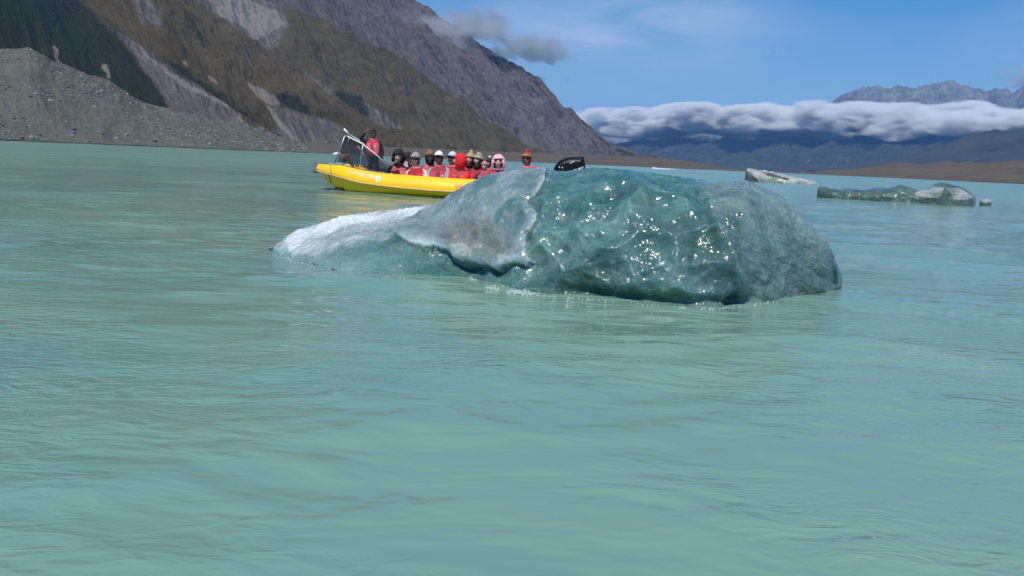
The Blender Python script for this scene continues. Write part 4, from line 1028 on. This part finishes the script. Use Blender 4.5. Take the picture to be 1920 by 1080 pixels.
def person(px, py, y, label, jacket=(0.03, 0.03, 0.035), trousers=(0.03, 0.03, 0.035), skin=(0.60, 0.38, 0.29), face=0.0, tilt=0.0, pitch=-0.16, sc=1.30, stand=False, armL=None, armR=None,
           vest=True, vestc=None, hat=None, hood=None, shades=False, hair=True, mask=None, buff=None, lean=0.0, sleeve=None, extra=None):
    """px, py = head centre in the photo; y = seat line across the boat. Local frame: face to -Y, X to the photo's right. armL / armR = (elbow, hand) offsets for the arm at the photo's left / right, from the hip."""
    hd = LP(px, py, y); hw = np.array([*(P0[:2]+AX*hd[0]+AY*hd[1]), hd[2]])
    hh = 0.70                              # head centre above the hip
    lx = lean
    Hc = np.array([lx*hh, -0.05, hh])
    N = np.array
    hip = N([0, 0, 0.0]); belly = N([lx*.15, -0.005, 0.16]); chest = N([lx*.40, -0.005, 0.34]); up = N([lx*.50, 0.0, 0.47]); neck = N([lx*.6, -0.012, 0.545]); nk2 = N([lx*.66, -0.025, 0.635])
    J = [(hip, (0.155, 0.115)), (belly, (0.155, 0.115)), (chest, (0.165, 0.12)), (up, (0.13, 0.09)), (neck, 0.060), (nk2, 0.052)]
    E = [(0, 1), (1, 2), (2, 3), (3, 4), (4, 5)]
    zones = []
    def chain(start, pts, tagn):
        prev = start
        for p, r in pts:
            J.append((N(p, float), r)); E.append((prev, len(J)-1)); prev = len(J)-1
        return prev
    hands = []
    for s, arm in ((-1, armL), (1, armR)):
        sh = up+N([s*0.165, 0, -0.015])
        if arm is None: el, ha = N([s*0.26, -0.15, 0.23]), N([s*0.09, -0.36, 0.14])
        else: el, ha = N(arm[0], float), N(arm[1], float)
        d = ha-el; L = np.linalg.norm(d); d = d/L; ha = el+d*min(L, 0.27)
        chain(3, [(sh, 0.076), (sh*0.5+el*0.5, 0.068), (el, 0.058), (el*0.5+ha*0.5, 0.050), (ha, 0.034)], 'arm')
        hands.append((ha, d, s))
    if stand:
        for s in (-1, 1):
            chain(0, [(N([s*0.09, 0, -0.10]), 0.092), (N([s*0.10, -0.01, -0.45]), 0.060), (N([s*0.11, 0.01, -0.80]), 0.045), (N([s*0.12, -0.12, -0.84]), 0.040)], 'leg')
    else:
        for s in (-1, 1):
            chain(0, [(N([s*0.09, -0.10, -0.01]), 0.092), (N([s*0.12, -0.36, 0.04]), 0.064), (N([s*0.12, -0.38, -0.14]), 0.052), (N([s*0.12, -0.36, -0.34]), 0.042), (N([s*0.12, -0.46, -0.37]), 0.038)], 'leg')
    V, F = skin_body([(tuple(p), r) for p, r in J], E, 0)
    Ms = []
    for f in F:
        c = np.mean([V[k] for k in f], axis=0)
        m = 1
        if c[2] < 0.04 and (abs(c[1]) > 0.0): m = 2
        if c[2] > 0.575 and abs(c[0]-nk2[0]) < 0.09 and c[1] > -0.12 and c[1] < 0.08: m = 0
        Ms.append(m)
    parts = [(V, F, Ms)]
    for ha, d, s in hands:      # palm, four fingers, thumb
        a = np.cross(d, [0, 0, 1.0]); a = a/(np.linalg.norm(a)+1e-6) if np.linalg.norm(a) > .1 else N([1, 0, 0.]); b = np.cross(a, d)
        w = ha+d*0.02
        HJ = [(tuple(ha-d*0.015), 0.022), (tuple(w+d*0.03), (0.030, 0.016))]; HE = [(0, 1)]
        for q, (o_, L) in enumerate(((-0.027, 0.058), (-0.009, 0.070), (0.009, 0.066), (0.026, 0.050))):
            p1 = w+d*0.065+a*o_; p2 = p1+d*L*0.5-b*0.010; p3 = p1+d*L*0.8-b*0.030
            i0 = len(HJ); HJ += [(tuple(p1), 0.0105), (tuple(p2), 0.009), (tuple(p3), 0.0075)]; HE += [(1, i0), (i0, i0+1), (i0+1, i0+2)]
        sgn = -s
        t1 = w+d*0.025+a*sgn*0.036; t2 = t1+d*0.035+a*sgn*0.018-b*0.01; i0 = len(HJ)
        HJ += [(tuple(t1), 0.012), (tuple(t2), 0.009)]; HE += [(1, i0), (i0, i0+1)]
        hv, hf = skin_body(HJ, HE, 0); parts.append((hv, hf, 0))
    # head, turned
    Rm = Matrix.Rotation(face, 3, 'Z') @ Matrix.Rotation(tilt, 3, 'Y') @ Matrix.Rotation(pitch, 3, 'X')
    Rn = np.array([list(r) for r in Rm])
    def toh(v): return [tuple(Hc+Rn@(np.array(p)*1.05)) for p in v]
    parts.append((toh(HEAD[0]), HEAD[1], HEAD[2]))
    V, F, M = join_np(parts)
    jm = cloth(jacket); mats = [skinm(skin), jm, cloth(trousers), M_eye, M_lip]
    o = mesh_from('person', V, F, mats); o.data.polygons.foreach_set('material_index', M)
    o.scale = (sc, sc, sc)
    rs = random.Random(int(px*10)); yaw = -TH*0.5+(rs.uniform(-0.45, 0.35) if not stand else 0.0); rl = rs.uniform(-0.10, 0.10) if not stand else 0.0; rp = rs.uniform(-0.05, 0.14) if not stand else 0.0
    RM = Matrix.Rotation(yaw, 3, 'Z') @ Matrix.Rotation(rl, 3, 'Y') @ Matrix.Rotation(rp, 3, 'X')
    o.rotation_euler = RM.to_euler()
    off = RM @ Vector(Hc*sc)
    o.location = Vector(hw)-off
    tag(o, label, 'person', 'people in the yellow boat')
    def child(name, v, f, m, head=True): return mesh_from(name, toh(v) if head else v, f, m, True, o)
    if vest:
        secs = [(0.02, .185, .150), (0.05, .200, .165), (0.18, .205, .172), (0.30, .205, .172), (0.40, .200, .160), (0.46, .175, .135), (0.505, .130, .112), (0.54, .095, .098), (0.555, .075, .085)]
        nu = 40; Vv = []; Fv = []; Mv = []
        zz = np.interp(np.linspace(0, 8, 33), range(9), [s_[0] for s_ in secs]); ww = np.interp(np.linspace(0, 8, 33), range(9), [s_[1] for s_ in secs]); dd = np.interp(np.linspace(0, 8, 33), range(9), [s_[2] for s_ in secs])
        for z, w, d in zip(zz, ww, dd):
            for i in range(nu):
                a = 2*math.pi*i/nu; ca, sa = math.cos(a), math.sin(a)
                k = 1.0+0.05*abs(math.sin(z*34)) if z < 0.44 else 1.03
                if ca > 0.985: k -= 0.06          # zip groove in front
                x = w*k*np.sign(sa)*abs(sa)**0.8; yv = -d*k*np.sign(ca)*abs(ca)**0.8
                Vv.append((x+lx*z*1.15, yv-0.004, z))
        for j in range(len(zz)-1):
            for i in range(nu):
                Fv.append((j*nu+i, j*nu+(i+1) % nu, (j+1)*nu+(i+1) % nu, (j+1)*nu+i))
                ca = math.cos(2*math.pi*(i+.5)/nu); m = 0
                if ca > 0.45 and 0.13 < zz[j] < 0.43 and ca < 0.985: m = 1
                if zz[j] < 0.045 or 0.115 < zz[j] < 0.14: m = 2
                Mv.append(m)
        b = len(Vv)-nu
        vo = mesh_from('life_vest', Vv, Fv, [cloth(tuple(c*0.62 for c in vestc)) if vestc else M_vest1, M_vestpad if not vestc else cloth(tuple(min(1, c*1.12+0.02) for c in vestc)), M_belt], True, o)
        vo.data.polygons.foreach_set('material_index', Mv)
        cv, cf = torus(0.085, 0.09, 0.022, 0.535); cv = [(x+lx*.62, y_-0.0, z) for x, y_, z in cv]; mesh_from('collar', cv, cf, M_vestpad, True, vo)
        tz = 0.33; tp = [(0.045+lx*tz, -0.186, tz), (0.125+lx*tz, -0.165, tz), (0.125+lx*tz, -0.165, tz+0.035), (0.045+lx*tz, -0.186, tz+0.035)]
        tp2 = [(x, y_+0.01, z) for x, y_, z in tp]; mesh_from('badge', tp+tp2, [(0, 1, 2, 3), (7, 6, 5, 4), (0, 4, 5, 1), (1, 5, 6, 2), (2, 6, 7, 3), (3, 7, 4, 0)], M_tape, False, vo)
        if sleeve:
            pass
    if hair and not hood:
        v, f = dome(0.086, 0.104, 0.126, lambda d: (d[2] > 0.25 and d[1] > -0.75) or (d[1] > -0.15 and d[2] > -0.75), (0, 0.006, 0.004), 0.012, wob=0.06, seed=int(px))
        child('hair', v, f, M_hair)
    if buff:
        v, f = dome(0.100, 0.112, 0.155, lambda d: not (d[1] < -0.45 and -0.62 < d[2] < 0.42 and abs(d[0]) < 0.70), (0, 0.006, -0.025), 0.012, wob=0.05, seed=int(px)+1)
        child('balaclava', v, f, cloth(buff))
    if hood:
        v, f = dome(0.125*hood[1], 0.135*hood[1], 0.160*hood[1], lambda d: not (d[1] < -0.40 and -0.80 < d[2] < 0.42 and abs(d[0]) < 0.70), (0, 0.015, -0.005), 0.022, wob=0.10, seed=int(px)+2)
        child('hood', v, f, cloth(hood[0]))
        if len(hood) > 2:
            v, f = torus(0.085, 0.10, 0.018, 0.055, tilt=-0.15); child('hood_lining', v, f, cloth(hood[2]))
    if mask:
        v, f = dome(0.082, 0.106, 0.115, lambda d: d[1] < -0.30 and -0.85 < d[2] < -0.08, (0, -0.004, -0.01), 0.006); child('face_mask', v, f, cloth(mask))
    if shades:
        v, f = dome(0.083, 0.108, 0.118, lambda d: d[1] < -0.25 and -0.10 < d[2] < 0.22, (0, -0.004, 0), 0.006, nu=36, nv=26); child('sunglasses', v, f, M_shade)
    if hat:
        kind, c = hat[0], hat[1]
        if kind == 'beanie':
            v, f = dome(0.095, 0.112, 0.150, lambda d: d[2] > 0.20, (0, 0.004, 0.008), 0.014, wob=0.04, seed=int(px)); b_ = child('beanie', v, f, cloth(c))
            v, f = torus(0.090, 0.107, 0.013, 0.048, tilt=-0.12); mesh_from('brim', toh(v), f, cloth(hat[2] if len(hat) > 2 else c), True, b_)
            if len(hat) > 3 and hat[3]:
                v, f = dome(0.038, 0.038, 0.038, lambda d: True, (0, 0.01, 0.170), 0.01, nu=14, nv=10, wob=0.3, seed=3); mesh_from('pompom', toh(v), f, cloth(hat[3]), True, b_)
        if kind == 'cap':
            v, f = dome(0.093, 0.112, 0.135, lambda d: d[2] > 0.22, (0, 0.004, 0.005), 0.010); b_ = child('cap', v, f, cloth(c))
            V = []; k = 12
            for r_q, z_ in ((1.0, 0.038), (1.50, 0.024)):
                for i in range(k+1):
                    a = -1.05+2.1*i/k; V.append((0.094*math.sin(a)*(1.0 if r_q == 1 else 0.95), -0.109*math.cos(a)*r_q-0.0*z_, z_+(0.006 if r_q == 1 else 0)-0.012*abs(math.sin(a))))
            n_ = len(V); V += [(x, y_, z-0.007) for x, y_, z in V]
            Fc = []
            for i in range(k): Fc.append((i, k+1+i, k+2+i, i+1)); Fc.append((n_+i, n_+i+1, n_+k+2+i, n_+k+1+i)); Fc.append((k+1+i, n_+k+1+i, n_+k+2+i, k+2+i))
            mesh_from('bill', toh(V), Fc, cloth(hat[2] if len(hat) > 2 else c), True, b_)
    if extra: extra(o, Hc, child)
    return o
BLK = (0.008, 0.008, 0.011); NAVY = (0.010, 0.012, 0.025); BEIGE = (0.60, 0.52, 0.40); RED = (0.78, 0.010, 0.010); PINK = (0.80, 0.42, 0.50); TAN = (0.42, 0.30, 0.17)
person(699.5, 251, 0.25, 'person standing behind the windscreen in a dark cap, one arm raised beside the head', NAVY, (0.02, 0.022, 0.035), (0.50, 0.27, 0.19), stand=True, sc=0.94,
       armL=((-0.40, -0.06, 0.52), (-0.22, -0.10, 0.74)), armR=((0.26, 0.02, 0.20), (0.24, -0.10, -0.04)), hat=('cap', BLK, (0.10, 0.10, 0.11)), hair=True, lean=-0.02)
def face_hand(o, Hc, child): pass
person(747, 295, -0.35, 'person in a big black hood with a hand held to the face, nearest the windscreen', BLK, BLK, face=-0.15, hood=(BLK, 1.08), armL=((-0.26, -0.16, 0.34), (-0.07, -0.24, 0.62)), vest=True, vestc=(0.70, 0.15, 0.16))
person(764.5, 297, 0.45, 'person in a dark cap and pink face mask, half hidden behind the black hood', BLK, BLK, hat=('cap', (0.03, 0.015, 0.015)), mask=(0.80, 0.30, 0.36), face=-0.2)
person(779, 300, -0.45, 'person in a grey beige beanie and cream sleeves, leaning towards the windscreen', BEIGE, BEIGE, hat=('beanie', (0.36, 0.30, 0.26)), shades=True, face=-0.25, vestc=(0.62, 0.020, 0.045), lean=-0.04,
       armL=((-0.26, -0.14, 0.20), (-0.20, -0.36, 0.20)), armR=((0.26, -0.22, 0.26), (0.06, -0.40, 0.10)))
person(806, 293.5, 0.15, 'person in a brown cap with a dark scarf round the head', (0.06, 0.03, 0.03), BLK, (0.55, 0.36, 0.28), hat=('cap', (0.26, 0.13, 0.06), (0.05, 0.03, 0.02)), buff=(0.02, 0.014, 0.012), vestc=(0.72, 0.22, 0.21))
person(823, 296, -0.42, 'person in a white cap and black sunglasses with a pale striped sleeve', (0.28, 0.30, 0.35), (0.03, 0.03, 0.04), (0.33, 0.16, 0.10), hat=('cap', (0.80, 0.80, 0.80), BLK), shades=True, vestc=(0.52, 0.05, 0.085),
       armL=((-0.24, -0.12, 0.20), (-0.10, -0.32, 0.08)), armR=((0.20, -0.25, 0.24), (0.0, -0.42, 0.03)))
person(848, 297, 0.0, 'person in a pale blue cap with long black hair beside the red hood', (0.12, 0.12, 0.13), (0.10, 0.10, 0.11), hat=('cap', (0.50, 0.60, 0.74), (0.02, 0.02, 0.025)), shades=True, face=-0.45, hair=True, vestc=(0.64, 0.05, 0.085))
person(861, 302, -0.52, 'person in a bright red hooded jacket turned sideways, hand on the gunwale', RED, (0.06, 0.06, 0.065), hood=(RED, 1.0), face=-1.15, vestc=(0.70, 0.09, 0.10), armL=((-0.10, -0.30, 0.24), (-0.24, -0.42, 0.10)), armR=((0.14, -0.28, 0.26), (-0.08, -0.42, 0.10)), lean=-0.03)
person(881, 300, 0.3, 'person in a tan pompom beanie between the red hood and the olive beanie', BLK, BLK, hat=('beanie', TAN, (0.50, 0.36, 0.20), (0.50, 0.30, 0.10)), buff=BLK, face=-0.1)
person(896.5, 301, -0.15, 'person in an olive tan beanie over a black balaclava', BLK, BLK, hat=('beanie', (0.30, 0.26, 0.17), (0.46, 0.40, 0.28)), buff=BLK, face=-0.35, vestc=(0.55, 0.04, 0.075))
person(908, 312, -0.40, 'small person in a faded pink knit hat, lowest in the row', (0.006, 0.006, 0.008), BLK, hat=('beanie', (0.48, 0.22, 0.22)), sc=0.88, hair=True, vestc=(0.50, 0.12, 0.13))
person(915.5, 306, 0.35, 'person in a dark beanie topped by a white pompom', BLK, BLK, hat=('beanie', (0.03, 0.03, 0.032), (0.03, 0.03, 0.032), (0.70, 0.72, 0.66)), hair=True, sc=0.95)
person(934.5, 305, -0.35, 'person in a pale pink hood and magenta pink jacket', (0.78, 0.16, 0.42), BLK, hood=(PINK, 1.06), shades=False, buff=BLK, face=0.2, vestc=(0.74, 0.10, 0.16), armR=((0.30, -0.05, 0.36), (0.12, -0.28, 0.32)))
person(987.5, 299, 0.1, 'person in a red and yellow knitted beanie seated alone near the motor, elbow raised', (0.66, 0.012, 0.02), BLK, (0.36, 0.20, 0.13), hat=('beanie', (0.50, 0.02, 0.06), (0.35, 0.30, 0.02), (0.45, 0.02, 0.05)), shades=True, face=0.15, vestc=(0.70, 0.02, 0.04),
       armR=((0.32, -0.10, 0.50), (0.08, -0.28, 0.52)), hair=True)
# phone held by the person in the beanie
ph = LP(762, 308, -0.78); pw = np.array([*(P0[:2]+AX*ph[0]+AY*ph[1]), ph[2]])
pho = box_obj('phone', (0, 0, 0), (0.075, 0.012, 0.15), plain('silver_phone', (0.42, 0.46, 0.52), 0.3), None, 0.004, ry=-0.25)
pho.location = pw; tag(pho, 'silver grey phone held up by the person in the beige beanie', 'phone')
# ------------------------------------------------------------------ clouds and haze
def volume_cloud(name, center, size, rz, noise_scale, thr, dens, label=None, cat=None, seed=0.0, soft=0.25, kind=None, step=0.05, flat=0.0, albedo=(0.97, 0.975, 0.985), squash=2.0, detail=5.0, aniso=0.3):
    bm = bmesh.new(); bmesh.ops.create_cube(bm, size=2.0)
    me = bpy.data.meshes.new(name); bm.to_mesh(me); bm.free()
    o = bpy.data.objects.new(name, me); COL.objects.link(o)
    for v in me.vertices: v.co = (v.co.x*size[0]/2, v.co.y*size[1]/2, v.co.z*size[2]/2)
    o.location = center; o.rotation_euler = (0, 0, rz)
    nb = NB(name+'_vapour'); nb.t.nodes.remove(nb.b)
    pv = nb.n('ShaderNodeVolumePrincipled')
    tcn = nb.n('ShaderNodeTexCoord')
    mp = nb.n('ShaderNodeMapping'); nb.l(tcn.outputs['Object'], mp.inputs[0]); mp.inputs['Location'].default_value = (seed, seed*2, seed*3)
    mp.inputs['Scale'].default_value = (noise_scale*(0.75 if flat else 1), noise_scale, noise_scale*squash)
    n = nb.noise(mp.outputs[0], 1.0, detail, 0.58, 0.2)
    s = nb.n('ShaderNodeMapping'); nb.l(tcn.outputs['Object'], s.inputs[0]); s.inputs['Scale'].default_value = (2/size[0], 2/size[1], 2/size[2])
    sp = nb.n('ShaderNodeSeparateXYZ'); nb.l(s.outputs[0], sp.inputs[0])
    X, Y, Z = sp.outputs
    def p(a, e): return nb.math('POWER', nb.math('ABSOLUTE', a), e)
    if flat: Z = nb.math('SUBTRACT', nb.math('MULTIPLY_ADD', Z, 1.95, 0.18), nb.math('MULTIPLY', nb.math('ADD', X, 0.35), 0.45))
    if flat: Z = nb.math('ADD', Z, nb.math('MULTIPLY', nb.math('SUBTRACT', nb.noise(tcn.outputs['Object'], 0.0007, 2, 0.5), 0.5), 1.5))
    if flat:   # a long bank: full in the middle, fading at the ends, flat bottom
        r = nb.math('ADD', nb.math('ADD', p(X, 8), p(Y, 3)), p(nb.math('MULTIPLY_ADD', Z, 0.9, -0.05), 2.2))
    else:
        r = nb.math('ADD', nb.math('ADD', p(X, 2), p(Y, 2)), p(Z, 2))
    shape = nb.math('SUBTRACT', 1.0, r)
    d = nb.math('ADD', nb.math('SUBTRACT', n, thr), nb.math('MULTIPLY', nb.math('SUBTRACT', shape, 0.5), 0.30 if flat else 0.42))
    d = nb.rng(d, 0.0, soft)
    d = nb.math('MULTIPLY', d, nb.rng(shape, 0.0, 0.12))
    nb.l(nb.math('MULTIPLY', d, dens), pv.inputs['Density'])
    pv.inputs['Color'].default_value = (*albedo, 1); pv.inputs['Anisotropy'].default_value = aniso
    nb.l(pv.outputs[0], nb.out.inputs['Volume'])
    nb.m.cycles.volume_step_rate = step
    me.materials.append(nb.m)
    tag(o, label, cat, kind=kind); return o
def cloud_at(px, py, D, wpx, hpx, depth, **k):
    c = at_dist(px, py, D); m = D/FPX
    a = math.atan2(c[0], c[1])
    name = k.pop('name', 'cloud')
    return volume_cloud(name, tuple(c), (wpx*m, depth, hpx*m), -a, **k)
if CLOUDS:
    # the long bank lying across the distant range
    cloud_at(1700, 228, 10900, 1330, 112, 1300, name='cloud_bank', noise_scale=0.0024, thr=0.47, dens=0.036, kind='stuff', flat=1, step=0.03, seed=3.3, squash=1.9, soft=0.19, detail=7.0, aniso=0.0, albedo=(0.97, 0.975, 0.985))
    cloud_at(900, 44, 4050, 150, 80, 230, noise_scale=0.012, thr=0.47, dens=0.030, detail=8, label='dark grey cloud puff nearest the ridge of the bare mountain', cat='cloud', seed=1.7, step=0.06, albedo=(0.72, 0.75, 0.79), squash=1.2)
    cloud_at(995, 91, 4050, 215, 66, 230, noise_scale=0.014, thr=0.48, dens=0.034, detail=8, label='ragged grey cloud with a long flat tail, lower and beside the puff', cat='cloud', seed=5.1, step=0.05, albedo=(0.72, 0.75, 0.79), squash=1.6)
    cloud_at(835, 58, 3950, 330, 96, 260, name='cloud', noise_scale=0.007, thr=0.47, dens=0.0105, label='thin veil of grey cloud drifting across the bare mountain face', cat='cloud', seed=9.4, step=0.05, albedo=(0.9, 0.92, 0.94), soft=0.3)
    cloud_at(1117, 221, 9000, 60, 16, 300, noise_scale=0.006, thr=0.48, dens=0.010, label='small flat grey cloud just above the left end of the cloud bank', cat='cloud', seed=12.0, step=0.08, albedo=(0.85, 0.87, 0.9))
    cloud_at(1016, 149, 4100, 26, 18, 60, noise_scale=0.02, thr=0.46, dens=0.010, label='faint little cloud wisp closest to the mountain edge', cat='cloud', seed=14.0, step=0.08, albedo=(0.85, 0.87, 0.9))
    cloud_at(1066, 150, 4100, 28, 16, 60, noise_scale=0.02, thr=0.46, dens=0.008, label='faint little cloud wisp in open blue sky, just off the mountain edge', cat='cloud', seed=16.0, step=0.08, albedo=(0.85, 0.87, 0.9))
    cloud_at(1450, 96, 9000, 34, 12, 200, noise_scale=0.008, thr=0.46, dens=0.004, label='lone faint cloud speck high over the cloud bank', cat='cloud', seed=18.0, step=0.08, albedo=(0.85, 0.87, 0.9))
    cloud_at(1925, 138, 9000, 110, 60, 400, noise_scale=0.005, thr=0.49, dens=0.010, label='dark grey cloud over the highest distant peaks at the picture edge', cat='cloud', seed=20.0, step=0.06, albedo=(0.85, 0.87, 0.9))
if HAZE:
    bm = bmesh.new(); bmesh.ops.create_cube(bm, size=1.0)
    me = bpy.data.meshes.new('haze'); bm.to_mesh(me); bm.free()
    hz = bpy.data.objects.new('haze', me); COL.objects.link(hz)
    zt = 3300.0
    zb = -60.0
    for v in me.vertices: v.co = (v.co.x*96000, v.co.y*96000, zb+(v.co.z+0.5)*(zt-zb))
    nb = NB('haze_air'); nb.t.nodes.remove(nb.b)
    pv = nb.n('ShaderNodeVolumePrincipled'); pv.inputs['Color'].default_value = (0.21, 0.48, 1.0, 1); pv.inputs['Density'].default_value = HAZE
    pv.inputs['Anisotropy'].default_value = 0.0
    nb.l(pv.outputs[0], nb.out.inputs['Volume']); me.materials.append(nb.m)
    tag(hz, kind='stuff')
